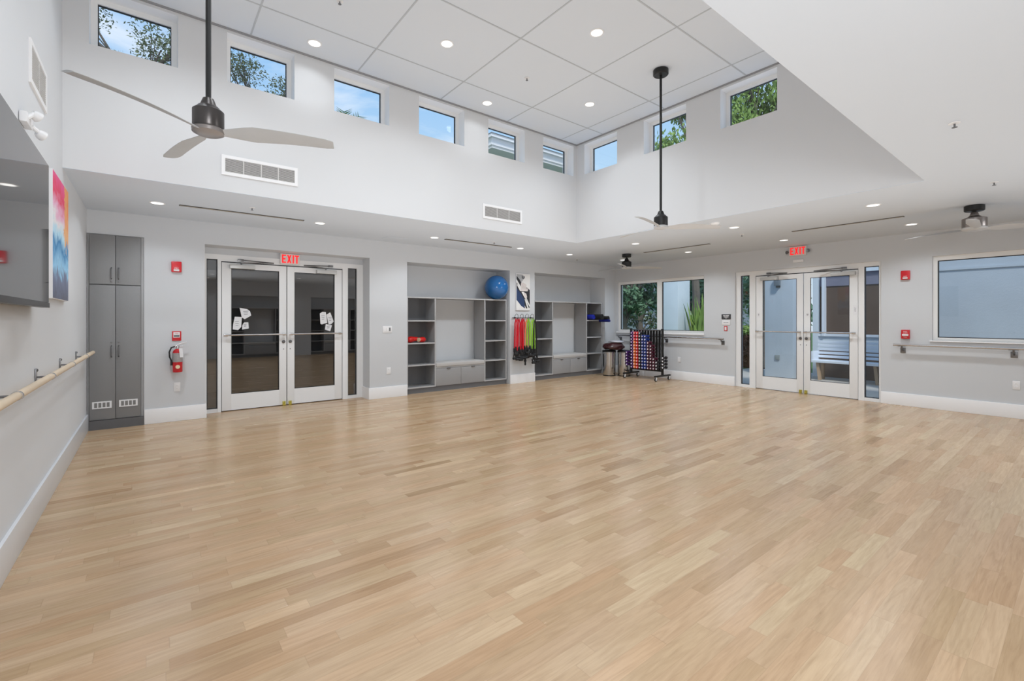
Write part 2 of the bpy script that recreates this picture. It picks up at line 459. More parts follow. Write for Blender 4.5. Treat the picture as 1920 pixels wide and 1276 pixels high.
# ------------------------------------------------------------------ clerestory windows
def clere(n, axis, a, c, label):
    d = .165
    if axis == 'y':
        P = lambda u, w, z: (u, WY1+w, z)
    else:
        P = lambda u, w, z: (WX+w, u, z)
    t = thing('window_%d' % n, label, 'window', P((a+c)/2, d, ZB), kind='structure')
    b = B(); f = .05
    box(b, P(a, d, ZB), P(c, d+.06, ZB+f*.5)); box(b, P(a, d, ZT-f), P(c, d+.06, ZT))
    box(b, P(a, d, ZB+f*.5), P(a+f, d+.06, ZT-f)); box(b, P(c-f, d, ZB+f*.5), P(c, d+.06, ZT-f))
    obj('window_frame', b, M['frame'], t)
    b = B(); g = .007
    A, C, Z0, Z1 = a+f, c-f, ZB+f*.5, ZT-f
    box(b, P(A, d+.02, Z0), P(C, d+.045, Z0+g)); box(b, P(A, d+.02, Z1-g), P(C, d+.045, Z1))
    box(b, P(A, d+.02, Z0+g), P(A+g, d+.045, Z1-g)); box(b, P(C-g, d+.02, Z0+g), P(C, d+.045, Z1-g))
    obj('gasket', b, M['gasket'], t)
    b = B(); q = [P(A, d+.033, Z0), P(C, d+.033, Z0), P(C, d+.033, Z1), P(A, d+.033, Z1)]
    b.faces.new([b.verts.new(p) for p in q]); obj('pane', b, M['cglass'], t)
nm = ['leftmost clerestory window showing an oak crown', 'second clerestory window behind the near fan pole', 'clerestory window showing palm fronds', 'fourth clerestory window on the long wall, plain sky', 'clerestory window showing a neighbouring tiled eave', 'clerestory window next to the well corner, left side']
for i, (a, c) in enumerate(WS): clere(4+i, 'y', a, c, nm[i])
nm = ['clerestory window next to the well corner, right side', 'clerestory window crossed by the far fan pole', 'rightmost clerestory window filled with green foliage']
for i, (a, c) in enumerate(WT): clere(10+i, 'x', a, c, nm[i])

# ------------------------------------------------------------------ right-wall windows
def bigwin(n, y0, y1, z0, z1, mull, label, sill):
    X0 = XR+.045
    t = thing('window_%d' % n, label, 'window', (X0, (y0+y1)/2, z0), kind='structure')
    f = .07; b = B()
    box(b, (X0, y0, z0), (X0+.07, y1, z0+.045)); box(b, (X0, y0, z1-f), (X0+.07, y1, z1))
    box(b, (X0, y0, z0+.045), (X0+.07, y0+f*.25 if n == 1 else y0+f, z1-f)); box(b, (X0, y1-f*.8, z0+.045), (X0+.07, y1, z1-f))
    for (m0, m1) in mull: box(b, (X0, m0, z0+.045), (X0+.07, m1, z1-f))
    obj('window_frame', b, M['frame'], t)
    edges = [y0+(f*.25 if n == 1 else f)] + [e for mm in mull for e in mm] + [y1-f*.8]
    for i in range(0, len(edges), 2):
        A, C = edges[i], edges[i+1]; Z0, Z1 = z0+.045, z1-f; g = .012
        b = B()
        box(b, (X0+.02, A, Z0), (X0+.05, C, Z0+g)); box(b, (X0+.02, A, Z1-g), (X0+.05, C, Z1))
        box(b, (X0+.02, A, Z0+g), (X0+.05, A+g, Z1-g)); box(b, (X0+.02, C-g, Z0+g), (X0+.05, C, Z1-g))
        obj('gasket', b, M['gasket'], t)
        b = B(); b.faces.new([b.verts.new(p) for p in [(X0+.035,A,Z0),(X0+.035,C,Z0),(X0+.035,C,Z1),(X0+.035,A,Z1)]])
        obj('pane', b, M['glass'], t)
    b = B(); box(b, (XR-.025, y0-.01, z0-sill), (XR+.05, y1+.03, z0), bev=.004)
    obj('sill', b, M['trim'], t)
bigwin(1, 5.427, 7.85, 1.105, 2.40, [(6.536, 6.671)], 'two-pane white window above the dumbbell rack', .045)
bigwin(3, -.85, 1.601, 1.085, 2.418, [], 'large single-pane window at the far right of the right wall', .02)

# ------------------------------------------------------------------ double glass doors
def double_door(n, mapp, spec, label, gm, loc, closers):
    """mapp(u, w, z): u along the wall, w outward into the wall (0 = door face), z up"""
    t = thing('door_%d' % n, label, 'door', loc, kind='structure')
    P = mapp
    (L0, L1, sl0, sl1, d0, dm, d1, sr0, sr1, R1, top) = spec
    # fixed frame with sidelights
    b = B()
    box(b, P(L0,-.01,top-.075), P(R1,.09,top))
    for a, c in ((L0, sl0), (sl1, d0), (d1, sr0), (sr1, R1)): box(b, P(a,-.01,0), P(c,.09,top-.075))
    for a, c in ((sl0, sl1), (sr0, sr1)): box(b, P(a,-.005,0), P(c,.085,.055))
    box(b, P(d0, .0, top-.10), P(d1, .09, top-.075))
    obj('door_frame', b, M['alu'], t)
    b = B()
    box(b, P(d0, -.004, top-.112), P(d1, .05, top-.10)); box(b, P(d0+.001, .03, 0), P(d0+.008, .07, top-.1)); box(b, P(d1-.008, .03, 0), P(d1-.001, .07, top-.1))
    for a, c in ((sl0, sl1), (sr0, sr1)):
        g = .012
        box(b, P(a,.02,.055), P(a+g,.05,top-.075)); box(b, P(c-g,.02,.055), P(c,.05,top-.075))
        box(b, P(a+g,.02,.055), P(c-g,.05,.067)); box(b, P(a+g,.02,top-.087), P(c-g,.05,top-.075))
    obj('gasket', b, M['gasket'], t)
    for a, c in ((sl0, sl1), (sr0, sr1)):
        b = B(); b.faces.new([b.verts.new(P(*p)) for p in [(a,.035,.055),(c,.035,.055),(c,.035,top-.075),(a,.035,top-.075)]])
        obj('sidelight_pane', b, gm, t)
    for k, (a, c) in enumerate(((d0+.009, dm-.006), (dm+.006, d1-.009))):
        T = top-.115; z0 = .012
        sL, sR = (.125, .11) if k == 0 else (.11, .125)
        gz0, gz1 = .262, 2.205
        lf = B()
        box(lf, P(a,0,z0), P(a+sL,.045,T), bev=.002); box(lf, P(c-sR,0,z0), P(c,.045,T), bev=.002)
        box(lf, P(a+sL,0,z0), P(c-sR,.045,gz0)); box(lf, P(a+sL,0,gz1), P(c-sR,.045,T))
        leaf = obj('door_leaf', lf, M['alu'], t)
        b = B(); b.faces.new([b.verts.new(P(*p)) for p in [(a+sL,.025,gz0),(c-sR,.025,gz0),(c-sR,.025,gz1),(a+sL,.025,gz1)]])
        obj('door_pane', b, gm, leaf)
        b = B(); g = .008
        box(b, P(a+sL,.004,gz0), P(c-sR,.02,gz0+g)); box(b, P(a+sL,.004,gz1-g), P(c-sR,.02,gz1))
        box(b, P(a+sL,.004,gz0+g), P(a+sL+g,.02,gz1-g)); box(b, P(c-sR-g,.004,gz0+g), P(c-sR,.02,gz1-g))
        obj('glazing_bead', b, M['gasket'], leaf)
        # push bar
        b = B(); zb = 1.176
        tube(b, [P(a+.02,-.07,zb), P(c-.02,-.07,zb)], .014, 10)
        for u in (a+.045, c-.045):
            tube(b, [P(u,-.07,zb), P(u,.003,zb)], .012, 8)
            box(b, P(u-.03,-.082,zb-.02), P(u+.03,-.056,zb+.02), bev=.006)
        obj('push_bar', b, M['chrome'], leaf)
        u = c-.045 if k == 0 else a+.045
        b = B(); lathe(b, [(.026,0),(.026,.012),(.014,.02),(.014,.028)], P(u,.002,1.052), Vector(P(0,-1,0))-Vector(P(0,0,0)), 16)
        lathe(b, [(.008,0),(.008,.006)], P(u,.002,.93), Vector(P(0,-1,0))-Vector(P(0,0,0)), 10)
        obj('lock', b, M['handle'], leaf)
        b = B(); u = c-.04 if k == 0 else a+.04
        box(b, P(u-.022,-.03,.0), P(u+.022,.005,.07), bev=.004); box(b, P(u-.012,-.045,.004), P(u+.012,-.03,.03), bev=.003)
        obj('brass_bolt', b, M['brass'], leaf)
        # closer
        u0, u1, ax = closers[k]
        b = B(); box(b, P(u0,-.075,2.205), P(u1,.0,2.268), bev=.005)
        obj('closer_body', b, M['closer'], leaf)
        b = B(); pv = u0+(u1-u0)*.5 if ax else u0+(u1-u0)*.45
        e = (c-.22) if k == 0 else (a+.22)
        base = (a+.25) if k == 0 else (c-.2)
        tube(b, [P(pv,-.05,2.268), P(pv,-.05,2.30)], .012, 8, m=0)
        tube(b, [P(pv,-.05,2.295), P((pv+e)/2,-.14,2.305), P(e,-.16,2.31)], .009, 8)
        tube(b, [P(e,-.16,2.315), P(base,-.02,2.345)], .008, 8)
        box(b, P(base-.04,-.03,2.325), P(base+.04,.0,2.36), bev=.003)
        obj('closer_arm', b, M['handle'], leaf)
    return t
F1 = 8.28
double_door(1, lambda u,w,z: (u, F1+w, z), (.613,.65,.66,.80,.846,1.772,2.678,2.772,2.935,3.044,2.41),
    'white double glass door in the recess of the back wall', M['dglass'], (1.77, F1, 0),
    [(.955,1.30,0), (2.23,2.56,0)])
double_door(2, lambda u,w,z: (XR+.05+w, 6.984-u, z), (2.251,2.34,2.352,2.535,2.656,3.535,4.404,4.488,4.697,4.733,2.412),
    'white double glass door leading outside in the right wall', M['glass'], (XR+.05, 3.49, 0),
    [(2.77,3.10,0), (4.0,4.37,0)])
b = B(); box(b, (.613, F1, 2.41), (3.044, F1+.09, 2.505)); struct('trim_3', b, M['wall'], 'grey panel above the recessed door frame', 'trim')

# ------------------------------------------------------------------ tall cabinet
t = thing('storage_cabinet', 'tall grey four-door storage cabinet in the left corner', 'cabinet', (-.36, YB, 0))
b = B()
box(b, (XL+.003, YB-.0, .0), (-.618, YB+.05, 2.518)); box(b, (-.103, YB, 0), (-.075, YB+.05, 2.518)); box(b, (-.618, YB, 2.512), (-.103, YB+.05, 2.518))
box(b, (XL+.003, YB+.05, .0), (-.075, YB+.5, 2.518))
obj('carcass', b, M['laminate'], t)
b = B(); box(b, (XL+.025, YB-.035, 0), (-.078, YB-.001, .118)); obj('toe_kick', b, M['cabdark'], t)
for (x0, x1, z0, z1, up, left) in ((-.615,-.364,1.874,2.508,1,1), (-.358,-.106,1.874,2.508,1,0), (-.615,-.364,.125,1.862,0,1), (-.358,-.106,.125,1.862,0,0)):
    b = B(); box(b, (x0, YB-.022, z0), (x1, YB-.001, z1), bev=.002); d = obj('cabinet_door', b, M['cabdoor'], t)
    hx = -.402 if left else -.330
    za, zb = (1.945, 2.09) if up else (.93, 1.075)
    b = B(); tube(b, [(hx, YB-.022, za), (hx, YB-.05, za+.012), (hx, YB-.054, (za+zb)/2), (hx, YB-.05, zb-.012), (hx, YB-.022, zb)], .0065, 8)
    obj('handle', b, M['handle'], d)
    lz = za-.035 if up else zb+.045
    b = B(); lathe(b, [(.011,0),(.011,.006),(.006,.008)], (hx, YB-.022, lz), (0,-1,0), 12); obj('lock', b, M['handle'], d)
    if not up:
        c = (x0+x1)/2 + (-.005 if left else .0); w = .095
        b = B(); box(b, (c-w, YB-.029, .27), (c+w, YB-.0222, .36), m=0)
        for k in range(4):
            s = c-.06+k*.04
            box(b, (s-.0145, YB-.0305, .285), (s+.0145, YB-.029, .345), m=1)
        obj('vent_grille', b, [M['white'], M['ventdark']], d)

# ------------------------------------------------------------------ wall shelving
def shelf_unit(x0, label, group=None):
    """local frame: x from 0 to 2.37, y = 0 front edge, z up"""
    t = thing('shelf_unit', label, 'shelving', (x0, 8.02, 0))
    W = 2.368; D = .40; T = .024; X = [0, .60, 1.79, W]
    ZT_ = 1.85
    def p(name, b, m, par=t): return obj(name, b, m, par, local=True)
    for x in (0, .592, 1.778, W-T):
        b = B(); box(b, (x, .001, .1), (x+T, D, ZT_-T), m=0); box(b, (x, 0, .1), (x+T, .0012, ZT_-T), m=1)
        p('side_panel', b, [M['laminate'], M['lamedge']])
    b = B(); box(b, (0, -.004, ZT_-T), (W, D, ZT_), m=0); box(b, (0, -.006, ZT_-T), (W, -.0035, ZT_), m=1); p('top_board', b, [M['laminate'], M['lamedge']])
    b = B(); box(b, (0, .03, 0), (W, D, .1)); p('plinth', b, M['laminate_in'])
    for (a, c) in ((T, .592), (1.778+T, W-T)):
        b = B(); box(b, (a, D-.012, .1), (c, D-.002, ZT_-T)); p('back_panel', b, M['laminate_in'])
        for z in (.124, .548, .968, 1.40):
            b = B(); box(b, (a, .003, z-T), (c, D-.012, z), m=0); box(b, (a, 0, z-T), (c, .003, z), m=1)
            p('shelf', b, [M['laminate'], M['lamedge']])
    a, c = .592+T, 1.778
    b = B(); box(b, (a, .002, .455), (c, D, .478), bev=.002); box(b, (a, .03, .1), (c, D, .12)); p('bench_board', b, M['lamedge'])
    b = B(); box(b, (a+.006, -.012, .479), (c-.006, D-.02, .56), bev=.022); p('seat_cushion', b, M['cushion'])
    m_ = (a+c)/2
    for (u0, u1) in ((a+.003, m_-.003), (m_+.003, c-.003)):
        b = B(); box(b, (u0, .0, .106), (u1, .02, .449), bev=.0015); d = p('drawer', b, M['laminate'])
        mid = u0+(u1-u0)*.5
        b = B(); box(b, (mid-.04, -.014, .434), (mid+.04, .0, .449), bev=.003); p('pull', b, M['handle'], d)
    return t
su1 = shelf_unit(3.79, 'grey built-in shelving with cushioned bench, blue ball on top')
su2 = copy_tree(su1); su2.location.x = 6.945; su2['label'] = 'grey built-in shelving with cushioned bench, nearest the waste bins'
for xx, lb in ((4.33, 'grey shelving in the niche of the wall opposite the recessed door, nearer the left wall'), (7.18, 'grey shelving in the second niche of the wall opposite the recessed door')):
    s = copy_tree(su1); s.location = (xx, YN-.05, 0); s.rotation_euler = (0, 0, PI); s.scale = (.9, .95, 1); s['label'] = lb

# ------------------------------------------------------------------ ball, red gloves, mats
b = B(); bmesh.ops.create_uvsphere(b, u_segments=48, v_segments=32, radius=.262)
for v in b.verts: v.co += Vector((5.915, 8.06, 1.8505+.262))
for i in range(1): lathe(b, [(.018,0),(.016,.003),(.006,.004)], (5.915-.13, 8.06-.225, 2.105), (-.5,-.866,0), 12, m=0)
o = obj('exercise_ball', b, M['ball'], sharp=60); tagp(o, 'large glossy blue exercise ball on top of the shelving', 'ball')

def glove(x, y, z, ang, flat, label):
    t = thing('boxing_glove', label, 'glove', (x, y, z))
    b = B()
    pr = [(-.13,.030),(-.11,.046),(-.07,.048),(-.03,.052),(.02,.066),(.06,.070),(.10,.058),(.125,.03)]
    if flat: pr = [(-.09,.038),(-.07,.052),(-.03,.056),(.0,.060),(.03,.062),(.055,.056),(.075,.036)]
    d = Vector((math.cos(ang), math.sin(ang), 0))
    n = 16; rings = []
    s_ = Vector((-d.y, d.x, 0))
    for (a, r) in pr:
        rings.append([b.verts.new(d*a + s_*(r*1.1*math.cos(q)) + Vector((0,0, .06 + (.0 if flat else max(0,a)*-.1) + r*.86*math.sin(q)))) for q in [2*PI*k/n for k in range(n)]])
    for i in range(len(rings)-1):
        for k in range(n): b.faces.new([rings[i][k], rings[i][(k+1)%n], rings[i+1][(k+1)%n], rings[i+1][k]])
    b.faces.new(rings[0]); b.faces.new(rings[-1])
    mz = min(v.co.z for v in b.verts)
    for v in b.verts: v.co.z -= mz
    obj('glove_body', b, M['glovered'], t, local=True, sharp=60)
    b = B(); tube(b, [s_*.05+Vector((0,0,.05)), s_*.068+d*.03+Vector((0,0,.07)), s_*.05+d*.06+Vector((0,0,.085))], [.018,.022,.016], 10)
    obj('thumb', b, M['glovered'], t, local=True, sharp=60)
    b = B(); lathe(b, [(pr[0][1]*1.0,0),(pr[0][1]*1.05,.02)], d*(pr[0][0]-.0)+Vector((0,0,.058 if not flat else .055)), -d, 16)
    obj('cuff', b, M['tan'] if flat else M['glovered'], t, local=True, sharp=60)
    return t
glove(3.97, 8.15, .969, PI+.2, False, 'red padded glove lying against the left side of the shelf')
glove(4.16, 8.14, .969, .5, True, 'red padded glove with tan cuff, right of the other on its shelf')

def roll(x, z, y0, y1, r, m, label, tilt=0., xs=0.):
    b = B(); n = 40; pts = []
    # spiral rolled mat seen end-on
    th = []
    for i in range(n*3+1):
        a = 2*PI*i/n; rr = r*(.18 + .82*i/(n*3)); th.append((rr*math.cos(a), rr*math.sin(a)))
    def strip(off):
        return [(px*(1-off/max(r*.2, math.hypot(px,pz))), pz*(1-off/max(r*.2, math.hypot(px,pz)))) for px, pz in th]
    inn = strip(r*.2)
    A = [[b.verts.new((x+px+(xs if y==y0 else 0), y, z+r+pz+(tilt if y==y0 else 0))) for px, pz in S] for S in (th, inn) for y in (y0, y1)]
    o0, o1, i0, i1 = A
    for k in range(len(th)-1):
        b.faces.new([o0[k],o0[k+1],o1[k+1],o1[k]]); b.faces.new([i0[k],i1[k],i1[k+1],i0[k+1]])
        b.faces.new([o0[k],i0[k],i0[k+1],o0[k+1]]); b.faces.new([o1[k],o1[k+1],i1[k+1],i1[k]])
    b.faces.new([o0[0],i0[0],i1[0],o1[0]]); b.faces.new([o0[-1],o1[-1],i1[-1],i0[-1]])
    o = obj('rolled_mat', b, m); tagp(o, label, 'mat')
roll(8.86, 1.415, 7.90, 8.38, .068, M['matblue'], 'bright blue rolled mat at the left of the top shelf')
roll(9.03, 1.405, 7.76, 8.38, .080, M['foam'], 'black rolled mat between the two blue ones', 0)
roll(9.20, 1.403, 7.70, 8.36, .055, M['foam'], 'thinner black rolled mat beside the right end panel of the shelf')
roll(9.19, 1.345, 7.66, 7.985, .042, M['matblue2'], 'dark blue rolled mat poking out over the shelf edge')

# ------------------------------------------------------------------ poster
t = thing('wall_poster', 'framed photograph of hands and a blue strap above the bands', 'poster', (6.55, YB, 1.62))
b = B(); box(b, (6.352, YB-.025, 1.62), (6.752, YB-.001, 2.44), bev=.002); obj('canvas', b, M['paper'], t)
def poly(b, pts, y, m): b.faces.new([b.verts.new((6.352+.4*u, y, 1.62+.82*v)) for u, v in pts]).material_index = m
pm = [mat('print_grey', (.40,.41,.43), .6), mat('print_black', (.015,.015,.02), .6), mat('print_navy', (.012,.035,.11), .6), mat('print_white', (.80,.79,.78), .6), mat('print_skin', (.66,.60,.58), .6)]
b = B(); y = YB-.0258
poly(b, [(.02,.02),(.98,.02),(.98,.98),(.02,.98)], y, 3)
poly(b, [(.02,.98),(.02,.70),(.30,.72),(.62,.90),(.45,.97)], y-.0003, 0)
poly(b, [(.02,.93),(.02,.42),(.30,.35),(.72,.05),(.98,.08),(.98,.56),(.80,.62),(.45,.70),(.22,.84)], y-.0006, 1)
poly(b, [(.02,.60),(.02,.28),(.35,.12),(.62,.05),(.56,.30),(.32,.46)], y-.0009, 2)
poly(b, [(.02,.84),(.02,.76),(.40,.48),(.98,.08),(.98,.14),(.55,.50)], y-.0012, 3)
poly(b, [(.05,.68),(.30,.50),(.35,.52),(.10,.72)], y-.0012, 3)
poly(b, [(.60,.30),(.80,.06),(.90,.06),(.68,.34)], y-.0012, 3)
for k in range(4): poly(b, [(.33+.11*k,.52),(.42+.11*k,.52),(.43+.10*k,.74-.02*abs(k-1)),(.38+.10*k,.77-.03*abs(k-1)),(.33+.10*k,.74)], y-.0015, 4)
poly(b, [(.30,.52),(.78,.50),(.85,.56),(.80,.62),(.74,.58),(.32,.60)], y-.0018, 4)
poly(b, [(.52,.50),(.72,.46),(.78,.36),(.66,.32),(.55,.40)], y-.0018, 4)
poly(b, [(.25,.505),(.96,.50),(.96,.52),(.25,.525)], y-.0021, 1)
poly(b, [(.40,.94),(.46,.94),(.46,.885),(.52,.885),(.52,.94),(.58,.94),(.58,.865),(.40,.865)], y-.0021, 1)
obj('printed_picture', b, pm, t)

# ------------------------------------------------------------------ band hanger and exercise bands
t = thing('hook_rack', 'black wall rail with four loop hooks holding exercise bands', 'rack', (6.55, YB, 1.44))
b = B(); tube(b, [(6.24, YB-.02, 1.455), (6.86, YB-.02, 1.455)], .007, 8); box(b, (6.30, YB-.02, 1.44), (6.34, YB-.001, 1.47)); box(b, (6.76, YB-.02, 1.44), (6.80, YB-.001, 1.47)); obj('rail', b, M['blackmetal'], t)
HX = [6.32, 6.47, 6.62, 6.77]
for hx in HX:
    b = B(); pts = [(hx, YB-.02, 1.455), (hx-.025, YB-.05, 1.50), (hx, YB-.075, 1.54), (hx+.028, YB-.09, 1.52), (hx+.022, YB-.10, 1.45), (hx, YB-.11, 1.425), (hx-.02, YB-.12, 1.44)]
    tube(b, pts, .005, 8); obj('hook', b, M['blackmetal'], t)
bands = [(0,-.028,'bandred','red exercise band with black handles, leftmost on the hook rail',.75),
         (0,.010,'bandpink','pale red exercise band on the first hook from the left',.78),
         (0,.042,'bandred','red exercise band hanging nearest right of the pale red one',.70),
         (1,-.035,'bandred','red exercise band, left one on the second hook',.72),
         (1,.005,'bandpink','pale red exercise band on the second hook',.80),
         (1,.040,'bandred','red exercise band, right one on the second hook',.74),
         (2,-.040,'bandorange','orange exercise band hanging between the red and green ones',.76),
         (2,.000,'bandgreen','lime green exercise band, left of the three on the green hooks',.80),
         (2,.040,'bandgreen','lime green exercise band, middle one beside the pale lime one',.73),
         (3,-.030,'bandlime','pale lime exercise band on the rightmost hook',.78),
         (3,.012,'bandgreen','lime green exercise band on the rightmost hook',.72),
         (3,.050,'foam','black exercise band at the right end of the hook rail',.60)]
for i, (h, dx, mk, lb, zb) in enumerate(bands):
    x = HX[h]+dx; yy = YB-.085-.012*(i % 4)
    t = thing('exercise_band', lb, 'exercise band', (x, yy, zb))
    w = .030+.006*(i % 3)
    b = B(); pts = [(x-w-.008, yy, zb), (x-w, yy, 1.05), (x-w*.7, yy, 1.34), (x, yy, 1.432), (x+w*.7, yy, 1.34), (x+w, yy, 1.05), (x+w+.008, yy, zb)]
    tube(b, pts, .0135, 8); obj('tubing', b, M[mk], t)
    for sgn in (-1, 1):
        hx = x+sgn*(w+.012); zz = zb-.0-.03*((i+sgn) % 3); dz = .125
        b = B()
        tube(b, [(hx, yy, zb+.005), (hx, yy, zz-.0), (hx-.035, yy-.012, zz-dz), (hx+.035, yy-.02, zz-dz), (hx, yy-.002, zz)], .012, 6)
        tube(b, [(hx-.045, yy-.014, zz-dz), (hx+.045, yy-.022, zz-dz)], .026, 10)
        lathe(b, [(.014,-.03),(.022,-.01),(.022,.055),(.012,.07)], (hx, yy, zb-.03), (0,0,1), 10)
        obj('band_handle', b, M['foam'], t)
for x, z0, lb in ((6.52, .60, 'black foam ankle strap dangling below the middle of the bands'), (6.78, .62, 'black looped strap hanging low at the right of the bands')):
    t = thing('strap', lb, 'strap', (x, YB-.06, z0-.1))
    b = B(); tube(b, [(x, YB-.135, .84), (x-.01, YB-.135, .7), (x, YB-.135, z0-.06)], .006, 6); obj('cord', b, M['foam'], t)
    b = B()
    if x < 6.6: lathe(b, [(.01,0),(.022,.02),(.018,.06),(.03,.10),(.02,.14),(.008,.15)], (x, YB-.135, z0-.20), (0,0,1), 12)
    else: tube(b, [(x, YB-.135, z0-.06), (x-.07, YB-.135, z0-.10), (x-.05, YB-.13, z0-.15), (x+.06, YB-.14, z0-.13), (x+.04, YB-.135, z0-.07)], .010, 8, closed=True)
    obj('foam_grip' if x < 6.6 else 'loop', b, M['foam'], t)

# ------------------------------------------------------------------ waste bins and bag pile
def bin_(x, y, label):
    t = thing('waste_bin', label, 'bin', (x, y, 0))
    b = B(); lathe(b, [(.150,.0),(.155,.012),(.160,.30),(.163,.57)], (x,y,0), seg=36, caps=False); lathe(b, [(.152,.0),(.15,.001)], (x,y,0), seg=36)
    lathe(b, [(.163,.57),(.168,.575),(.168,.60),(.163,.602)], (x,y,0), seg=36, caps=False); obj('bin_body', b, M['steel'], t)
    b = B(); lathe(b, [(.155,.55),(.170,.60),(.171,.625),(.155,.64),(.08,.652),(.02,.655)], (x,y,0), seg=36, caps=True)
    obj('bin_lid', b, M['black'], t)
    b = B(); lathe(b, [(.157,0),(.158,.02)], (x,y,0), seg=36); obj('base_ring', b, M['black'], t)
bin_(9.13, 7.62, 'stainless steel waste bin under the pile of dark bags')
bin_(9.36, 7.33, 'stainless steel waste bin behind the left end of the dumbbell rack')
def blob(name, c, s, m, label, cat, seed, flat=.0):
    b = B(); bmesh.ops.create_icosphere(b, subdivisions=4, radius=1)
    rnd = random.Random(seed); ph = [rnd.uniform(0,6) for _ in range(6)]
    for v in b.verts:
        p = v.co.copy(); k = 1+.10*math.sin(3*p.x+ph[0])+.08*math.sin(5*p.y+ph[1])+.07*math.sin(6*p.z+ph[2])*math.cos(4*p.x+ph[3])+.03*math.sin(14*p.x+9*p.y+ph[4])
        v.co = Vector((p.x*k*s[0], p.y*k*s[1], (p.z if p.z > flat-.6 else flat-.6)*k*s[2])) 
    mz = min(v.co.z for v in b.verts)
    for v in b.verts: v.co += Vector((c[0], c[1], c[2]-mz))
    o = obj(name, b, m, sharp=70); tagp(o, label, cat); return o
blob('folded_bag', (9.17, 7.50, .656), (.29,.25,.105), M['maroon'], 'dark maroon vinyl bag draped over the waste bins', 'bag', 3)
blob('folded_bag', (9.24, 7.46, .835), (.21,.19,.035), M['silverbag'], 'silvery folded bag on top of the maroon one', 'bag', 9)

# ------------------------------------------------------------------ dumbbell rack
RX, RY0, RY1 = 9.30, 6.19, 7.07
t = thing('dumbbell_rack', 'black rolling rack of coloured dumbbells in front of the window', 'rack', (RX, (RY0+RY1)/2, 0))
for y in (RY0, RY1):
    b = B(); box(b, (RX-.022, y-.022, .125), (RX+.022, y+.022, 1.20), bev=.004); obj('post', b, M['blackmetal'], t)
    b = B(); box(b, (RX-.30, y-.022, .095), (RX+.30, y+.022, .130), bev=.004); ft = obj('foot_bar', b, M['blackmetal'], t)
    for x in (RX-.26, RX+.26):
        b = B(); tube(b, [(x, y-.012, .042), (x, y+.012, .042)], .042, 20); 
        w = obj('caster_wheel', b, M['black'], ft)
        b = B(); tube(b, [(x, y-.014, .042), (x, y+.014, .042)], .026, 16, m=0); box(b, (x-.02, y-.02, .04), (x+.02, y-.0145, .096)); box(b, (x-.02, y+.0145, .04), (x+.02, y+.02, .096))
        obj('caster_fork', b, M['white'], ft)
b = B(); box(b, (RX-.06, RY0+.022, .205), (RX+.06, RY1-.022, .232), bev=.003); obj('bottom_shelf', b, M['blackmetal'], t)
b = B(); tube(b, [(RX, RY0+.02, 1.165), (RX, RY1-.02, 1.165)], .012, 8); obj('top_bar', b, M['handle'], t)
NC = 10; pitch = (RY1-RY0-.044-.06)/NC
cy = [RY1-.022-.03-pitch*(i+.5) for i in range(NC)]
for i, y in enumerate(cy):
    b = B(); box(b, (RX+.026, y-.021, .232), (RX+.034, y+.021, 1.155)); box(b, (RX+.005, y-.024, .232), (RX+.034, y-.0212, 1.155)); box(b, (RX+.005, y+.0212, .232), (RX+.034, y+.024, 1.155))
    obj('column_channel', b, M['blackmetal'], t)
cols = ['purple','orange','red','teal','blue','blue','maroon','maroon','maroon','black']
counts = [12, 9, 12, 12, 11, 11, 9, 8, 4, 3]
desc = ['purple dumbbell in the leftmost column of the rolling rack', 'orange dumbbell in the second column of the rolling rack', 'bright red dumbbell in the third column of the rolling rack', 'near-black green dumbbell in the column right of the red ones', 'blue dumbbell in the left blue column of the rolling rack', 'blue dumbbell in the right blue column of the rolling rack', 'maroon dumbbell in the tallest maroon column of the rolling rack', 'maroon dumbbell in the middle maroon column of the rolling rack', 'maroon dumbbell in the shortest maroon column of the rolling rack', 'black dumbbell in the rightmost column beside the rack post']
badge = mat('white_number_badge', (.85,.85,.88), .4)
def dumbbell_mesh(color):
    b = B()
    for s in (-1, 1):
        lathe(b, [(.026,0),(.034,.006),(.036,.018),(.034,.04),(.022,.046)], (s*.036,0,0), (s,0,0), 12, m=0)
        lathe(b, [(.017,.0455),(.017,.0475)], (s*.036,0,0), (s,0,0), 12, m=1)
    tube(b, [(-.04,0,0),(.04,0,0)], .012, 10, m=0)
    me = bpy.data.meshes.new('dumbbell')
    bmesh.ops.recalc_face_normals(b, faces=b.faces); b.to_mesh(me); b.free()
    me.materials.append(DB[color]); me.materials.append(badge); return me
meshes = {c: dumbbell_mesh(c) for c in set(cols)}
for i, y in enumerate(cy):
    lst = [cols[i]]*counts[i]
    if i == 1: lst = ['orange']*9+['red']*3
    for k, c in enumerate(lst):
        o = bpy.data.objects.new('dumbbell', meshes[c]); col.objects.link(o)
        o.location = (RX-.035-.014*(k % 2)*0, y, .2325+.036+k*.0745)
        lab = desc[i] if not (i == 1 and c == 'red') else 'bright red dumbbell stacked above the orange ones'
        tagp(o, lab, 'dumbbell', lab.replace('dumbbell', 'dumbbells', 1))
# side-hung dumbbells outside the posts
for sgn, c, n, lb in ((1, 'purple', 5, 'purple dumbbell hung outside the left post of the rack'), (-1, 'black', 4, 'black dumbbell hung outside the right post of the rack')):
    yb_ = (RY1+.06) if sgn > 0 else (RY0-.06)
    b = B(); box(b, (RX-.012, yb_-sgn*.038, .27), (RX+.012, yb_-sgn*.030, .27+n*.0745+.02)); obj('side_rail', b, M['blackmetal'], t)
    for k in range(n):
        o = bpy.data.objects.new('dumbbell', meshes[c]); col.objects.link(o); o.location = (RX-.02, yb_+sgn*.008, .31+k*.0745)
        tagp(o, lb, 'dumbbell', lb.replace('dumbbell', 'dumbbells', 1))
obj_side = None

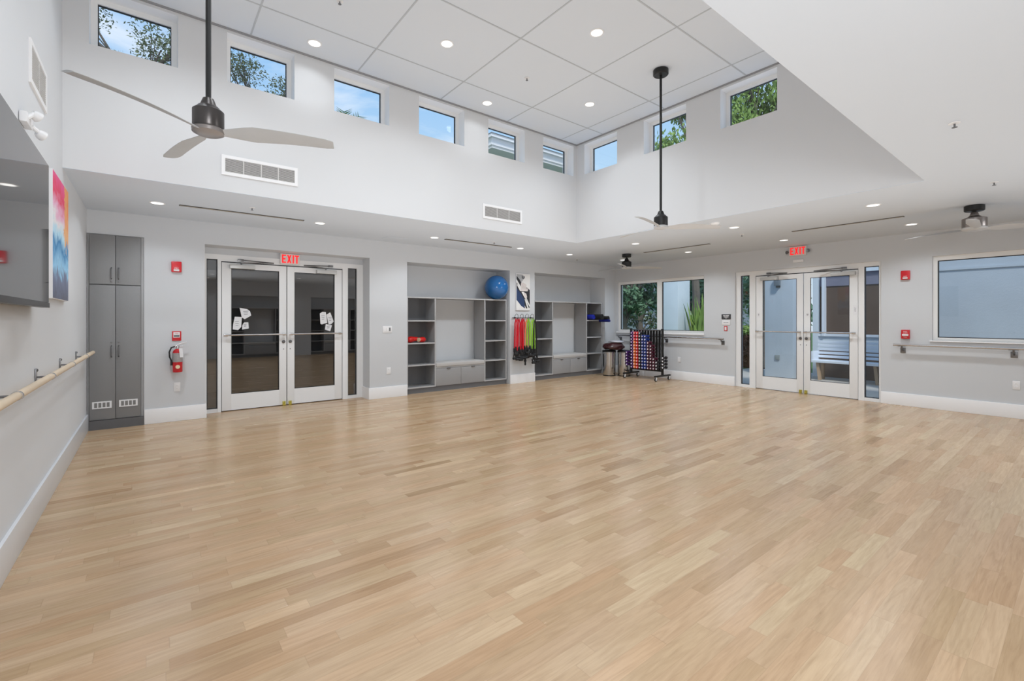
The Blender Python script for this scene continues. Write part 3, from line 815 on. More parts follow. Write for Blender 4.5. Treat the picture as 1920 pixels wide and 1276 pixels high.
# ------------------------------------------------------------------ handrails and barre
def rail(y0, y1, brs, label, end):
    z = 1.0; x = XR-.09
    t = thing('handrail', label, 'handrail', (XR, (y0+y1)/2, z-.11))
    b = B(); tube(b, [(x, y0, z), (x, y1, z)], .019, 14); obj('rail', b, M['chrome'], t)
    for yb_ in brs:
        b = B(); tube(b, [(x, yb_, z-.015), (x+.005, yb_, z-.055), (x+.06, yb_, z-.085), (XR-.003, yb_, z-.09)], .011, 10)
        box(b, (XR-.008, yb_-.035, z-.135), (XR-.001, yb_+.035, z-.045), bev=.002); box(b, (x-.018, yb_-.05, z-.024), (x+.018, yb_+.05, z-.014), bev=.002)
        obj('bracket', b, M['handle'], t)
rail(4.93, 7.83, (4.99, 6.37, 7.74), 'steel handrail under the two-pane window', 1)
rail(-2.0, 2.07, (1.96, .72, -.5, -1.8), 'steel handrail under the large right window', 1)
t = thing('ballet_barre', 'pale round wooden barre clamped along the left wall', 'barre', (XL, 5.0, .9))
b = B(); xb = -.56
tube(b, [(xb, YN+.4, 1.012), (xb, 7.60, 1.012), (xb, 7.66, 1.012), (xb, 7.675, 1.012)], [.0215,.0215,.019,.010], 20); obj('wooden_rail', b, M['birch'], t)
for yy in (-1.2, .4, 1.5, 2.5, 3.55, 4.62, 5.72, 6.84):
    b = B(); box(b, (XL+.001, yy-.014, .945), (XL+.010, yy+.014, 1.072), bev=.003)
    tube(b, [(XL+.008, yy, 1.012), (xb-.018, yy, 1.012)], .007, 8)
    tube(b, [(XL+.008, yy, .962), (xb-.01, yy, .992)], .005, 8)
    for z in (.958, 1.06): lathe(b, [(.010,0),(.010,.006),(.004,.009)], (XL+.009, yy, z), (1,0,0), 10)
    br = obj('wall_bracket', b, M['handle'], t)
    b = B()
    lathe(b, [(.0222,-.014),(.0255,-.014),(.0255,.014),(.0222,.014),(.0222,-.014)], (xb, yy, 1.012), (0,1,0), 24, caps=False); obj('clamp_ring', b, M['chrome'], t)

# ------------------------------------------------------------------ television, artwork, emergency light
t = thing('television', 'large wall-mounted flat television on the left wall', 'television', (XL+.04, 3.6, 1.494))
xt = -.555
b = B(); box(b, (xt-.045, 2.70, 1.50), (xt-.004, 4.49, 2.487), bev=.004); obj('bezel', b, M['bezel'], t)
b = B(); box(b, (xt-.0038, 2.712, 1.535), (xt, 4.482, 2.480)); obj('screen', b, M['screen'], t)
b = B(); box(b, (xt-.0039, 2.70, 1.50), (xt+.004, 4.49, 1.532), bev=.002); obj('lower_trim', b, M['bezel'], t)
b = B(); box(b, (XL+.001, 3.2, 1.75), (xt-.044, 4.0, 2.2)); obj('wall_mount', b, M['blackmetal'], t)
# abstract canvas
am = bpy.data.materials.new('abstract_watercolour'); am.use_nodes = True
nt = am.node_tree; p = nt.nodes['Principled BSDF']; g = NG(nt)
geo = nt.nodes.new('ShaderNodeNewGeometry'); sp = nt.nodes.new('ShaderNodeSeparateXYZ'); nt.links.new(geo.outputs['Position'], sp.inputs[0])
v = g.math('DIVIDE', g.math('SUBTRACT', sp.outputs[2], 1.587), 1.03); u = g.math('DIVIDE', g.math('SUBTRACT', sp.outputs[1], 5.1), .9)
nz = g.noise(geo.outputs['Position'], 3.0, 4, .6, 1.5); nz2 = g.noise(geo.outputs['Position'], 5.5, 5, .6, .5)
vv = g.math('ADD', v, g.math('MULTIPLY', g.math('SUBTRACT', nz, .5), .45))
c = g.ramp(vv, [(0,(.10,.11,.16)), (.18,(.16,.20,.32)), (.26,(.30,.60,.85)), (.42,(.02,.20,.46)), (.52,(.45,.72,.88)), (.62,(.80,.78,.80)), (.72,(.80,.45,.62)), (.86,(.74,.04,.12)), (1,(.80,.10,.30))])
orange = g.math('MULTIPLY', g.math('GREATER_THAN', g.math('ADD', u, g.math('MULTIPLY', nz2, .6)), 1.02), g.math('GREATER_THAN', vv, .46))
c = g.mix(g.math('MULTIPLY', orange, .9), c, g.ramp(nz2, [(.3,(.85,.20,.02)), (.55,(.85,.42,.12)), (.75,(.62,.25,.20))]))
nt.links.new(c, p.inputs['Base Color']); p.inputs['Roughness'].default_value = .6
t = thing('abstract_painting', 'tall abstract canvas in pink, orange and blue beside the television', 'painting', (XL, 5.55, 1.587))
b = B(); box(b, (XL+.001, 5.12, 1.587), (XL+.030, 5.985, 2.617)); obj('canvas_edge', b, M['paper'], t)
b = B(); box(b, (XL+.030, 5.125, 1.592), (XL+.0315, 5.98, 2.612)); obj('painted_face', b, am, t)
t = thing('emergency_light', 'white twin-head emergency light on the wall above the television', 'light', (XL, 4.5, 2.60))
b = B(); box(b, (XL+.001, 4.10, 2.645), (XL+.04, 4.28, 2.715), bev=.012); obj('housing', b, M['white'], t)
for yy, dz in ((4.17, 2.735), (4.33, 2.665)):
    b = B(); lathe(b, [(.02,0),(.030,.015),(.034,.038),(.031,.043),(.02,.044)], (XL+.05, yy, dz-.01), (.7,.6,-.35), 18); tube(b, [(XL+.03, yy-.03, 2.68), (XL+.06, yy, dz-.01)], .014, 8)
    obj('lamp_head', b, M['white'], t)

# ------------------------------------------------------------------ vents
def vent(P, u0, u1, z0, z1, label, secs, nl):
    t = thing('air_grille', label, 'vent', P((u0+u1)/2, 0, z0))
    f = .035; b = B()
    box(b, P(u0,0,z0), P(u1,-.012,z0+f)); box(b, P(u0,0,z1-f), P(u1,-.012,z1)); box(b, P(u0,0,z0+f), P(u0+f,-.012,z1-f)); box(b, P(u1-f,0,z0+f), P(u1,-.012,z1-f))
    obj('frame', b, M['trim'], t)
    b = B(); box(b, P(u0+f,-.0005,z0+f), P(u1-f,-.002,z1-f)); obj('duct_back', b, M['ventdark'], t)
    b = B(); n = nl; hh = (z1-z0-2*f)/n
    for k in range(n):
        z = z0+f+hh*(k+.5)
        box(b, P(u0+f,-.003,z-hh*.20), P(u1-f,-.009,z+hh*.20))
    for k in range(1, secs):
        u = u0+f+(u1-u0-2*f)*k/secs; box(b, P(u-.006,-.003,z0+f), P(u+.006,-.0105,z1-f))
    obj('louvers', b, M['louver'], t)
PS = lambda u, w, z: (u, WY1+w, z)
vent(PS, .606, 1.381, 3.004, 3.222, 'long white louvred air grille below the near fan blade', 4, 12)
vent(PS, 4.065, 4.850, 2.998, 3.224, 'white air grille near the corner of the raised well', 3, 12)
vent(lambda u, w, z: (XL-w, u, z), 4.41, 5.02, 3.01, 3.31, 'white air grille high on the left wall', 2, 14)

# ------------------------------------------------------------------ slot diffusers
def slot(x0, x1, y0, y1, label):
    t = thing('slot_diffuser', label, 'vent', ((x0+x1)/2, (y0+y1)/2, HC-.006))
    b = B(); box(b, (x0,y0,HC-.006), (x1,y1,HC-.001)); obj('slot_body', b, M['slot'], t)
    b = B()
    if x1-x0 > y1-y0:
        c = (y0+y1)/2; box(b, (x0+.01,c-.008,HC-.009), (x1-.01,c+.008,HC-.006))
    else:
        c = (x0+x1)/2; box(b, (c-.008,y0+.01,HC-.009), (c+.008,y1-.01,HC-.006))
    obj('divider', b, M['slotw'], t)
slot(.274, 1.71, 6.925, 6.99, 'long dark slot diffuser in the ceiling above the recessed door')
slot(4.05, 5.515, 7.005, 7.07, 'dark slot diffuser in the ceiling above the shelving with the ball')
slot(8.13, 8.195, 4.43, 5.87, 'dark slot diffuser in the ceiling in front of the two-pane window')
slot(8.03, 8.095, 1.61, 2.998, 'bronze-tinted slot diffuser in the ceiling right of the exit sign')

# ------------------------------------------------------------------ downlights
def dl(x, y, z, label, group, energy):
    if z > 4 and y > 5.5: energy *= .18
    t = thing('downlight', label, 'light', (x, y, z), group)
    b = B(); lathe(b, [(.062,-.003),(.064,-.006),(.078,-.005),(.080,-.0005),(.062,-.0005)], (x,y,z), seg=28, caps=False); obj('trim_ring', b, M['lampshell'], t)
    b = B(); lathe(b, [(.0625,-.0045),(.0625,-.001)], (x,y,z), seg=28); obj('lens', b, M['led'], t)
    l = bpy.data.lights.new('downlight_lamp', 'SPOT'); l.energy = energy; l.spot_size = math.radians(150); l.spot_blend = .8; l.shadow_soft_size = .06
    l.color = (.88, .945, 1)
    lo = bpy.data.objects.new('downlight_lamp', l); col.objects.link(lo); lo.parent = t; lo.location = (0, 0, -.03)
ELO, EHI = 60, 70
G1 = 'recessed lights in the lower ceiling'; G2 = 'recessed lights in the raised ceiling'
for x, y, lb in ((.062,7.0,'lit recessed downlight nearest above the tall grey cabinet'), (1.94,7.0,'lit recessed downlight right of the slot above the recessed door'),
                 (3.83,7.02,'lit recessed downlight left of the slot above the shelving'), (5.74,7.03,'lit recessed downlight right of the slot above the shelving'),
                 (7.135,7.05,'lit recessed downlight near the inner corner of the lower ceiling'), (7.07,5.28,'lit recessed downlight left of the far slot diffuser, nearer the well'),
                 (8.81,5.25,'lit recessed downlight between the far slot diffuser and the right wall'), (8.78,6.91,'lit recessed downlight partly behind the far corner fan'),
                 (7.0,3.41,'lit recessed downlight in front of the exit sign, nearer the well'), (8.83,3.42,'lit recessed downlight directly above the outside exit sign'),
                 (6.98,1.69,'lit recessed downlight left of the near slot, at the well corner'), (8.83,1.68,'lit recessed downlight right of the near slot diffuser')):
    dl(x, y, HC, lb, G1, ELO)
for x, y in ((1.5,-.3), (4.0,-.3), (6.98,-.3), (8.83,-.3), (1.5,-1.9), (4.0,-1.9), (6.98,-1.9)):
    dl(x, y, HC, 'recessed downlight in the lower ceiling behind the viewpoint', G1, ELO*.6)
for x, y, lb in ((1.493,5.60,'upper-ceiling downlight above the second clerestory window'), (2.705,4.66,'upper-ceiling downlight in the full tile right of the near fan pole'),
                 (3.915,3.443,'upper-ceiling downlight highest in the view'), (3.915,5.57,'upper-ceiling downlight close above the fourth clerestory window'),
                 (5.135,4.655,'upper-ceiling downlight left of the far fan canopy'), (1.493,3.443,'upper-ceiling downlight out of view above the near fan'), (2.705,2.23,'upper-ceiling downlight out of view toward the camera'),
                 (.28,4.66,'added unseen downlight above the near fan, brightening the left of the well'), (.28,2.23,'added unseen downlight brightening the well corner nearest the television')):  # unseen lamps added to brighten the left of the well
    dl(x, y, HU, lb, G2, EHI)

# sprinklers, detector, access panel
def sprink(x, y, z, label):
    t = thing('sprinkler_head', label, 'sprinkler', (x, y, z-.04))
    b = B(); lathe(b, [(.034,0),(.034,-.004),(.012,-.008)], (x,y,z-.0005), seg=20); obj('escutcheon', b, M['white'], t)
    b = B(); tube(b, [(x,y,z-.006),(x,y,z-.032)], .006, 8); lathe(b, [(.016,-.032),(.016,-.035)], (x,y,z), seg=14); 
    obj('head', b, M['handle'], t)
for x, y, z, lb in ((1.494,4.70,HU,'sprinkler head in the raised ceiling at the top of the view'), (3.922,4.664,HU,'sprinkler head in the raised ceiling between three downlights'),
                    (4.514,.622,HC,'nearest sprinkler head in the wide lower ceiling at right'), (6.779,.64,HC,'sprinkler head in the lower ceiling above the right-hand fan'),
                    (7.676,3.612,HC,'small sprinkler head in front of the outside exit sign'), (7.785,7.45,HC,'small sprinkler head near the far end of the back wall'),
                    (1.0,6.55,HC,'sprinkler head above the recessed door slot diffuser'), (4.9,6.75,HC,'sprinkler head above the shelving slot diffuser')):
    sprink(x, y, z, lb)
b = B(); lathe(b, [(.062,0),(.062,-.012),(.045,-.030),(.02,-.034)], (6.45,3.42,HC-.0005), seg=24); o = obj('smoke_detector', b, M['trim']); tagp(o, 'white round detector on the lower ceiling behind the far fan blade', 'detector')
b = B(); box(b, (3.15,7.40,HC-.004), (3.55,7.66,HC-.0005), bev=.001); o = obj('access_panel', b, M['ceil']); tagp(o, 'small flush access panel in the ceiling left of the first niche', 'panel')

# ------------------------------------------------------------------ ceiling fans
def blade_bm(L, r0, drop):
    """blade along +x in local frame"""
    b = B(); n = 14; top = []; bot = []
    for i in range(n+1):
        s = i/n; x = r0+(L-r0)*s
        w = .05+.092*min(1, s*3.6)*(1-.36*max(0, s-.25)/.75)
        if s > .97: w *= .80
        tw = -math.radians(24-14*s); sweep = -.02+.05*s
        z = -drop*(1-s)**2*.0 + .012*math.sin(s*PI) - .0*s
        ca, sa = math.cos(tw), math.sin(tw)
        row = []
        for j in range(7):
            q = (j/6-.5)*w; th = .0055*(1-(2*j/6-1)**2)+.0012
            row.append((x, sweep*0+q*ca+(.02*s), z+q*sa, th))
        top.append([b.verts.new((a, c, d+t_)) for a, c, d, t_ in row]); bot.append([b.verts.new((a, c, d-t_)) for a, c, d, t_ in row])
    for i in range(n):
        for j in range(6):
            b.faces.new([top[i][j], top[i+1][j], top[i+1][j+1], top[i][j+1]]); b.faces.new([bot[i][j], bot[i][j+1], bot[i+1][j+1], bot[i+1][j]])
        for j in (0, 6): b.faces.new([top[i][j], bot[i][j], bot[i+1][j], top[i+1][j]])
    for i in (0, n):
        for j in range(6): b.faces.new([top[i][j], top[i][j+1], bot[i][j+1], bot[i][j]])
    return b
def fan(x, y, zc, zb, angs, mot, hub, bl, label, mr=.10, L=.78, pole=True):
    t = thing('ceiling_fan', label, 'ceiling fan', (x, y, zb))
    t_ = lambda z: z
    b = B(); lathe(b, [(.075,0),(.095,-.006),(.095,-.062),(.085,-.072),(.02,-.074)], (x,y,zc-.0005), seg=32); obj('canopy', b, M['blackmetal'], t)
    h = .215
    b = B(); tube(b, [(x,y,zc-.07),(x,y,zb+h-.01)], .0155, 14); obj('downrod', b, M['blackmetal'], t)
    b = B(); lathe(b, [(.018,h+.02),(.030,h+.015),(.040,h-.012),(.046,h-.03),(.058,h-.036),(.066,h-.046),(mr,h-.064),(mr,.05),(mr-.006,.04)], (x,y,zb), seg=36)
    obj('motor_housing', b, mot, t)
    b = B(); lathe(b, [(mr-.004,.044),(mr+.004,.036),(mr+.002,.016),(mr-.02,.004),(mr-.035,.0),(.01,-.002)], (x,y,zb), seg=36); obj('hub', b, hub, t)
    for k, a in enumerate(angs):
        b = blade_bm(L, mr-.015, 0); bmesh.ops.rotate(b, cent=(0,0,0), matrix=Matrix.Rotation(math.radians(a), 3, 'Z'), verts=b.verts)
        bmesh.ops.translate(b, verts=b.verts, vec=(x, y, zb+.024)); obj('blade', b, bl, t, sharp=50)
    return t
fan(.285, 3.451, HU, 2.575, (-22, 102, 214), M['bronze'], M['bronzelite'], M['blade'], 'nearest three-blade ceiling fan on a long pole, upper left', mr=.086, L=.735)
fan(5.147, 3.451, HU, 2.575, (-40, 76, 193), M['blackmetal'], M['blade2'], M['blade2'], 'far three-blade ceiling fan on a long black pole from the raised ceiling', mr=.086, L=.76)
fan(8.05, 6.24, HC, 2.50, (-34, 86, 206), M['blackmetal'], M['blade2'], M['blade2'], 'short-stemmed ceiling fan in the far corner above the bins')
fan(7.986, .923, HC, 2.51, (64, -56, 184), M['bronzelite'], M['blade2'], M['blade2'], 'short-stemmed ceiling fan at the right edge near the large window', mr=.115)

# ------------------------------------------------------------------ wall devices
def exit_sign(P, u, z, label, w=.29, h=.175, lamps=False):
    t = thing('exit_sign', label, 'sign', P(u, 0, z))
    b = B(); box(b, P(u-w/2,0,z), P(u+w/2,-.045,z+h), bev=.008); obj('housing', b, M['exitface'], t)
    b = B(); f = -.0465; H_ = h*.78; zb = z+(h-H_)/2; s = .024
    def st(a, c0, c, d): box(b, P(u+a,-.045,zb+c0), P(u+c,f,zb+d))
    x = -.125; st(x,0,x+s,H_); st(x+s,0,x+.062,s); st(x+s,H_-s,x+.062,H_); st(x+s,H_/2-s/2,x+.054,H_/2+s/2)
    x = -.050
    for sg in (1, -1):
        a0 = x if sg > 0 else x+.046
        a1 = x+.046 if sg > 0 else x
        q = [P(u+a0,f,zb), P(u+a0+s,f,zb), P(u+a1+s,f,zb+H_), P(u+a1,f,zb+H_)]
        b.faces.new([b.verts.new(p_) for p_ in q])
        q2 = [Vector(p_)+(Vector(P(0,.001,0))-Vector(P(0,0,0))) for p_ in q]
        b.faces.new([b.verts.new(p_) for p_ in q2])
    st(.036,0,.036+s,H_); st(.070,H_-s,.134,H_); st(.090,0,.090+s,H_-s)
    obj('lettering', b, M['exitred'], t)
    if lamps:
        for sg in (-1, 1):
            b = B(); lathe(b, [(.012,0),(.030,.02),(.034,.04),(.02,.043)], P(u+sg*(w/2+.015),-.02,z+h*.45), Vector(P(sg*.5,-.8,-.1))-Vector(P(0,0,0)), 16)
            obj('lamp_head', b, M['handle'], t)
PB = lambda u, w, z: (u, YB+w, z)
PR = lambda u, w, z: (XR+w, 6-u, z)
exit_sign(lambda u, w, z: (u, 8.27+w, z), 1.81, 2.325, 'red EXIT sign over the recessed door', w=.30, h=.175)
exit_sign(PR, 6-3.52, 2.635, 'red EXIT sign with side lamps above the outside door', w=.30, h=.18, lamps=True)
b = B(); box(b, PR(2.39,0,2.512), PR(2.575,-.02,2.562), bev=.004); o = obj('door_chime', b, M['white']); tagp(o, 'small white box just under the outside EXIT sign', 'sensor')

def strobe(P, u, z, label, s=.118, h=.15):
    t = thing('fire_strobe', label, 'alarm', P(u, 0, z))
    b = B(); box(b, P(u-s/2,0,z), P(u+s/2,-.045,z+h), bev=.014); obj('housing', b, M['red'], t)
    b = B(); box(b, P(u-.032,-.044,z+.012), P(u+.032,-.058,z+.038), bev=.005); obj('strobe_lens', b, M['white'], t)
    b = B()
    rt = (Vector(P(1,0,0))-Vector(P(0,0,0))); text_into(b, 'FIRE', .026, P(u,-.0455,z+.052), rt, (0,0,1))
    obj('lettering', b, M['white'], t)
strobe(PB, .281, 2.075, 'red fire strobe on the back wall above the extinguisher')
strobe(PR, 6-1.925, 2.068, 'red fire strobe on the right wall beside the large window')

# extinguisher sign + extinguisher
t = thing('extinguisher_sign', 'small red and white sign directly above the fire extinguisher', 'sign', (.284, YB, 1.12))
b = B(); box(b, (.232, YB-.012, 1.12), (.336, YB-.001, 1.252), bev=.002); obj('sign_plate', b, M['red'], t)
b = B(); box(b, (.247, YB-.0128, 1.165), (.321, YB-.0119, 1.24), m=0); box(b, (.252, YB-.0136, 1.172), (.316, YB-.0127, 1.200), m=1); text_into(b, 'FIRE', .024, (.284, YB-.0131, 1.220), (1,0,0), (0,0,1), m=2)
obj('sign_print', b, [M['white'], M['ink'], M['red']], t)
t = thing('fire_extinguisher', 'red fire extinguisher with black hose hanging on the back wall', 'extinguisher', (.292, YB-.075, .68))
ex, ey = .292, YB-.075
b = B(); lathe(b, [(.03,.683),(.056,.69),(.058,.70),(.058,.955),(.050,.985),(.030,1.005),(.018,1.012)], (ex,ey,0), seg=32); obj('cylinder', b, M['redgloss'], t)
b = B(); lathe(b, [(.0588,.83),(.0588,.955)], (ex,ey,0), seg=32, caps=False); lathe(b, [(.0586,.955),(.0586,.83)], (ex,ey,0), seg=32, caps=False)
obj('label_band', b, mat('grey_label', (.33,.31,.31), .5, noise=.3, nscale=60), t)
b = B(); lathe(b, [(.018,1.01),(.020,1.04),(.014,1.06)], (ex,ey,0), seg=16); box(b, (ex-.03, ey-.012, 1.035), (ex+.02, ey+.012, 1.06), bev=.004)
obj('valve', b, M['chrome'], t)
b = B(); tube(b, [(ex-.03,ey,1.05),(ex+.03,ey-.01,1.08),(ex+.105,ey-.012,1.10)], [.008,.010,.006], 8); tube(b, [(ex-.01,ey,1.035),(ex+.06,ey-.01,1.045)], .007, 8); obj('lever', b, M['white'], t)
b = B(); tube(b, [(ex-.025,ey,1.045),(ex-.07,ey-.005,1.03),(ex-.092,ey-.005,.97),(ex-.088,ey-.005,.90),(ex-.068,ey-.005,.845)], .0095, 10); tube(b, [(ex-.068,ey-.005,.85),(ex-.068,ey-.005,.785)], [.011,.013], 10); obj('hose', b, M['black'], t)
b = B(); box(b, (ex+.018, ey-.064, .895), (ex+.058, ey-.061, 1.02), rot=Matrix.Rotation(math.radians(-5), 3, 'Y')); obj('inspection_tag', b, M['paper'], t)
b = B(); lathe(b, [(.026,0),(.026,.0012)], (ex+.0,ey-.0584,.765), (0,-1,0), 20); obj('round_sticker', b, mat('cream_sticker', (.80,.66,.45), .5), t)
b = B(); box(b, (ex-.02, ey+.05, .93), (ex+.02, YB-.001, 1.0)); obj('wall_hook', b, M['handle'], t)

def plate(P, u, z, w, h, label, kind):
    t = thing(kind, label, 'outlet' if kind == 'wall_outlet' else 'switch', P(u, 0, z-h/2))
    b = B(); box(b, P(u-w/2,0,z-h/2), P(u+w/2,-.007,z+h/2), bev=.003); obj('cover_plate', b, M['white'], t)
    b = B()
    if kind == 'wall_outlet':
        for dz in (-.022, .022):
            box(b, P(u-.016,-.0072,z+dz-.014), P(u+.016,-.0088,z+dz+.014), bev=.001, m=0)
            for s in (-.006, .006): box(b, P(u+s-.0012,-.0089,z+dz-.005), P(u+s+.0012,-.0094,z+dz+.006), m=1)
    else:
        for s in (-.045, 0, .045): box(b, P(u+s-.012,-.0072,z-.03), P(u+s+.012,-.0105,z+.03), m=0 if s < .04 else 1)
    obj('sockets' if kind == 'wall_outlet' else 'rockers', b, [M['trim'], M['ink']], t)
plate(PB, .289, .475, .074, .122, 'white outlet on the back wall below the fire extinguisher', 'wall_outlet')
plate(PB, 3.396, .486, .08, .122, 'white outlet on the back wall left of the first niche', 'wall_outlet')
plate(PB, 3.372, 1.237, .18, .122, 'white triple light switch between recessed door and first niche', 'light_switch')
plate(PR, 6-.70, .474, .074, .122, 'white outlet on the right wall below the large window', 'wall_outlet')
plate(PR, 6-6.04, .475, .074, .122, 'white outlet behind the right post of the dumbbell rack', 'wall_outlet')

# signs by the outside door
def sign(P, u0, u1, z0, z1, m, lines, lm, label, name, cat='sign'):
    t = thing(name, label, cat, P((u0+u1)/2, 0, z0))
    b = B(); box(b, P(u0,0,z0), P(u1,-.01,z1), bev=.002); obj('sign_plate', b, m, t)
    b = B()
    for (a0, a1, h0, h1) in lines:
        box(b, P(u0+(u1-u0)*a0,-.0098,z0+(z1-z0)*h0), P(u0+(u1-u0)*a1,-.0112,z0+(z1-z0)*h1))
    obj('sign_print', b, lm, t)
sign(PR, 6-5.02, 6-4.82, 1.424, 1.526, mat('charcoal_plate', (.045,.045,.05), .5), [(.18,.44,.62,.8),(.48,.82,.62,.8),(.25,.75,.38,.48),(.44,.56,.16,.27)], M['white'], 'dark grey sign with white marks left of the outside door', 'room_sign')
sign(PR, 6-5.01, 6-4.835, 1.297, 1.40, M['white'], [(.2,.5,.46,.52),(.54,.8,.46,.52)], M['ink'], 'white notice below the dark grey sign', 'notice_plate')
sign(PR, 6-4.965, 6-4.895, 1.17, 1.272, M['red'], [(.2,.8,.15,.85)], M['white'], 'tiny red and white device below the white notice', 'alarm_button', 'alarm')
t = thing('pull_station', 'red manual fire alarm pull station above the right handrail', 'alarm', PR(6-1.925, 0, 1.10))
b = B(); box(b, PR(4.02,0,1.10), PR(4.13,-.04,1.247), bev=.008); obj('housing', b, M['red'], t)
b = B(); box(b, PR(4.035,-.0395,1.148), PR(4.115,-.052,1.178), bev=.004); obj('pull_handle', b, M['white'], t)
b = B(); text_into(b, 'FIRE', .028, PR(4.075,-.0405,1.215), (0,-1,0), (0,0,1)); text_into(b, 'ALARM', .018, PR(4.075,-.0405,1.193), (0,-1,0), (0,0,1)); obj('lettering', b, M['white'], t); b = B(); text_into(b, 'PULL', .02, PR(4.075,-.0405,1.128), (0,-1,0), (0,0,1)); obj('lettering', b, M['white'], t)

# paper notes
def note(pts, y, label, grp=None, tf=None):
    b = B(); 
    f = (lambda u, z, d: (u, y-d, z)) if tf is None else tf
    prism(b, [f(u, z, 0) for u, z in pts], Vector(f(0,0,.0006))-Vector(f(0,0,0)), m=0)
    cu = sum(p_[0] for p_ in pts)/len(pts); cz = sum(p_[1] for p_ in pts)/len(pts)
    wd = max(p_[0] for p_ in pts)-min(p_[0] for p_ in pts); hh = max(p_[1] for p_ in pts)-min(p_[1] for p_ in pts)
    for k in range(3):
        z = cz+hh*(.16-.14*k); w = wd*(.22-.03*k)
        b.faces.new([b.verts.new(f(*q, .0009)) for q in [(cu-w, z), (cu+w, z+.004), (cu+w, z+.010), (cu-w, z+.006)]]).material_index = 1
    o = obj('paper_note', b, [M['paper'], M['ink']]); tagp(o, label, 'paper')
yn = 8.304
note([(1.095,1.60),(1.20,1.58),(1.24,1.545),(1.255,1.48),(1.165,1.42),(1.125,1.45)], yn, 'crumpled white note highest on the left door leaf')
note([(1.03,1.46),(1.125,1.455),(1.118,1.30),(1.075,1.25),(1.003,1.262),(1.008,1.34)], yn, 'white note at the left edge of the left door leaf')
note([(1.155,1.37),(1.215,1.372),(1.222,1.275),(1.13,1.258),(1.13,1.32)], yn, 'small white note lowest on the left door leaf')
note([(2.30,1.52),(2.345,1.55),(2.40,1.545),(2.425,1.36),(2.335,1.33),(2.31,1.34)], yn, 'white note at the left of the three on the right door leaf')
note([(2.41,1.50),(2.475,1.54),(2.535,1.38),(2.49,1.335),(2.448,1.33)], yn, 'tilted white note at the right of the right door leaf')
note([(2.40,1.335),(2.505,1.315),(2.475,1.21),(2.385,1.24)], yn, 'small white note lowest on the right door leaf')
fr = lambda u, z, d: (XR+.0495-d, u, z)
note([(4.30,1.56),(4.24,1.555),(4.243,1.46),(4.30,1.45)], 0, 'white note on the left stile of the outside door', tf=fr)
note([(3.42,1.50),(3.36,1.545),(3.34,1.50),(3.40,1.46)], 0, 'white note on the meeting stile of the outside door', tf=fr)
note([(2.66,1.68),(2.60,1.66),(2.60,1.50),(2.655,1.49)], 0, 'crumpled white note on the right stile of the outside door', tf=fr)

# corridor behind the recessed door
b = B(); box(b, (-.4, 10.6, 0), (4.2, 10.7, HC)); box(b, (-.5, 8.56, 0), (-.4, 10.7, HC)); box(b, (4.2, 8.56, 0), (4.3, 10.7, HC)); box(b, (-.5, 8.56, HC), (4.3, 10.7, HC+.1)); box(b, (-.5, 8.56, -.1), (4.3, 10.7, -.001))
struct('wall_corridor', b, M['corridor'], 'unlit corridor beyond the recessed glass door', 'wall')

# ------------------------------------------------------------------ outdoors
def leaves(b, c, rad, n, size, rnd, m=0, droop=0., shell=.35):
    c = Vector(c)
    for _ in range(n):
        while True:
            d = Vector((rnd.uniform(-1,1), rnd.uniform(-1,1), rnd.uniform(-1,1)))
            if shell < d.length <= 1: break
        p = c + Vector((d.x*rad[0], d.y*rad[1], d.z*rad[2]))
        a = Vector((rnd.uniform(-1,1), rnd.uniform(-1,1), rnd.uniform(-1,.4)-droop)).normalized()
        q = a.cross(Vector((rnd.uniform(-1,1), rnd.uniform(-1,1), rnd.uniform(-1,1)))).normalized()
        s = size*rnd.uniform(.6,1.3)
        vs = [b.verts.new(x) for x in (p-a*s, p+q*s*.38, p+a*s, p-q*s*.38)]
        b.faces.new(vs).material_index = m
def tree(x, y, z1, crad, mleaf, label, n=2600, size=.09, seed=1, clumps=14, droop=0, trunk=.16, zspan=None):
    rnd = random.Random(seed)
    t = thing('garden_tree', label, 'tree', (x, y, 0), 'trees outside the windows')
    b = B(); ends = []
    tube(b, [(x,y,0),(x+.08,y,z1*.3),(x-.05,y+.05,z1*.6),(x,y,z1-crad[2]*.3)], [trunk,trunk*.8,trunk*.6,trunk*.3], 8)
    for k in range(clumps):
        a = rnd.uniform(0, 2*PI); rr = rnd.uniform(.25,.9); e = (x+math.cos(a)*crad[0]*rr, y+math.sin(a)*crad[1]*rr, z1+rnd.uniform(-.75,.8)*crad[2])
        st = (x, y, z1-crad[2]*rnd.uniform(.4,1.1)); mid = [(st[i]+e[i])/2+(.15 if i == 2 else 0) for i in range(3)]
        tube(b, [st, mid, e], [trunk*.35, trunk*.22, trunk*.08], 5); ends.append(e)
        for _ in range(3):
            f = (e[0]+rnd.uniform(-.4,.4)*crad[0]*.5, e[1]+rnd.uniform(-.4,.4)*crad[1]*.5, e[2]+rnd.uniform(-.3,.4)*crad[2]*.5)
            tube(b, [mid, f], [trunk*.10, trunk*.04], 4); ends.append(f)
    obj('trunk', b, M['bark'], t)
    b = B()
    for e in ends: leaves(b, e, (crad[0]*.30, crad[1]*.30, crad[2]*.28), n//len(ends), size, rnd, droop=droop, shell=0)
    obj('foliage', b, mleaf, t, sharp=180)
tree(-.2, 13.6, 7.5, (1.7,1.7,1.25), M['leafA'], 'sparse oak crown seen in the leftmost clerestory window', n=11000, size=.042, seed=2, clumps=15)
tree(2.4, 14.0, 7.1, (1.6,1.5,1.1), M['leafA'], 'oak crown seen in the second clerestory window', n=9000, size=.040, seed=5, clumps=14)
tree(14.2, 6.0, 7.5, (2.2,2.0,2.0), M['leafB'], 'bright green tree filling the rightmost clerestory window', n=16000, size=.085, seed=8, clumps=26, droop=.8)
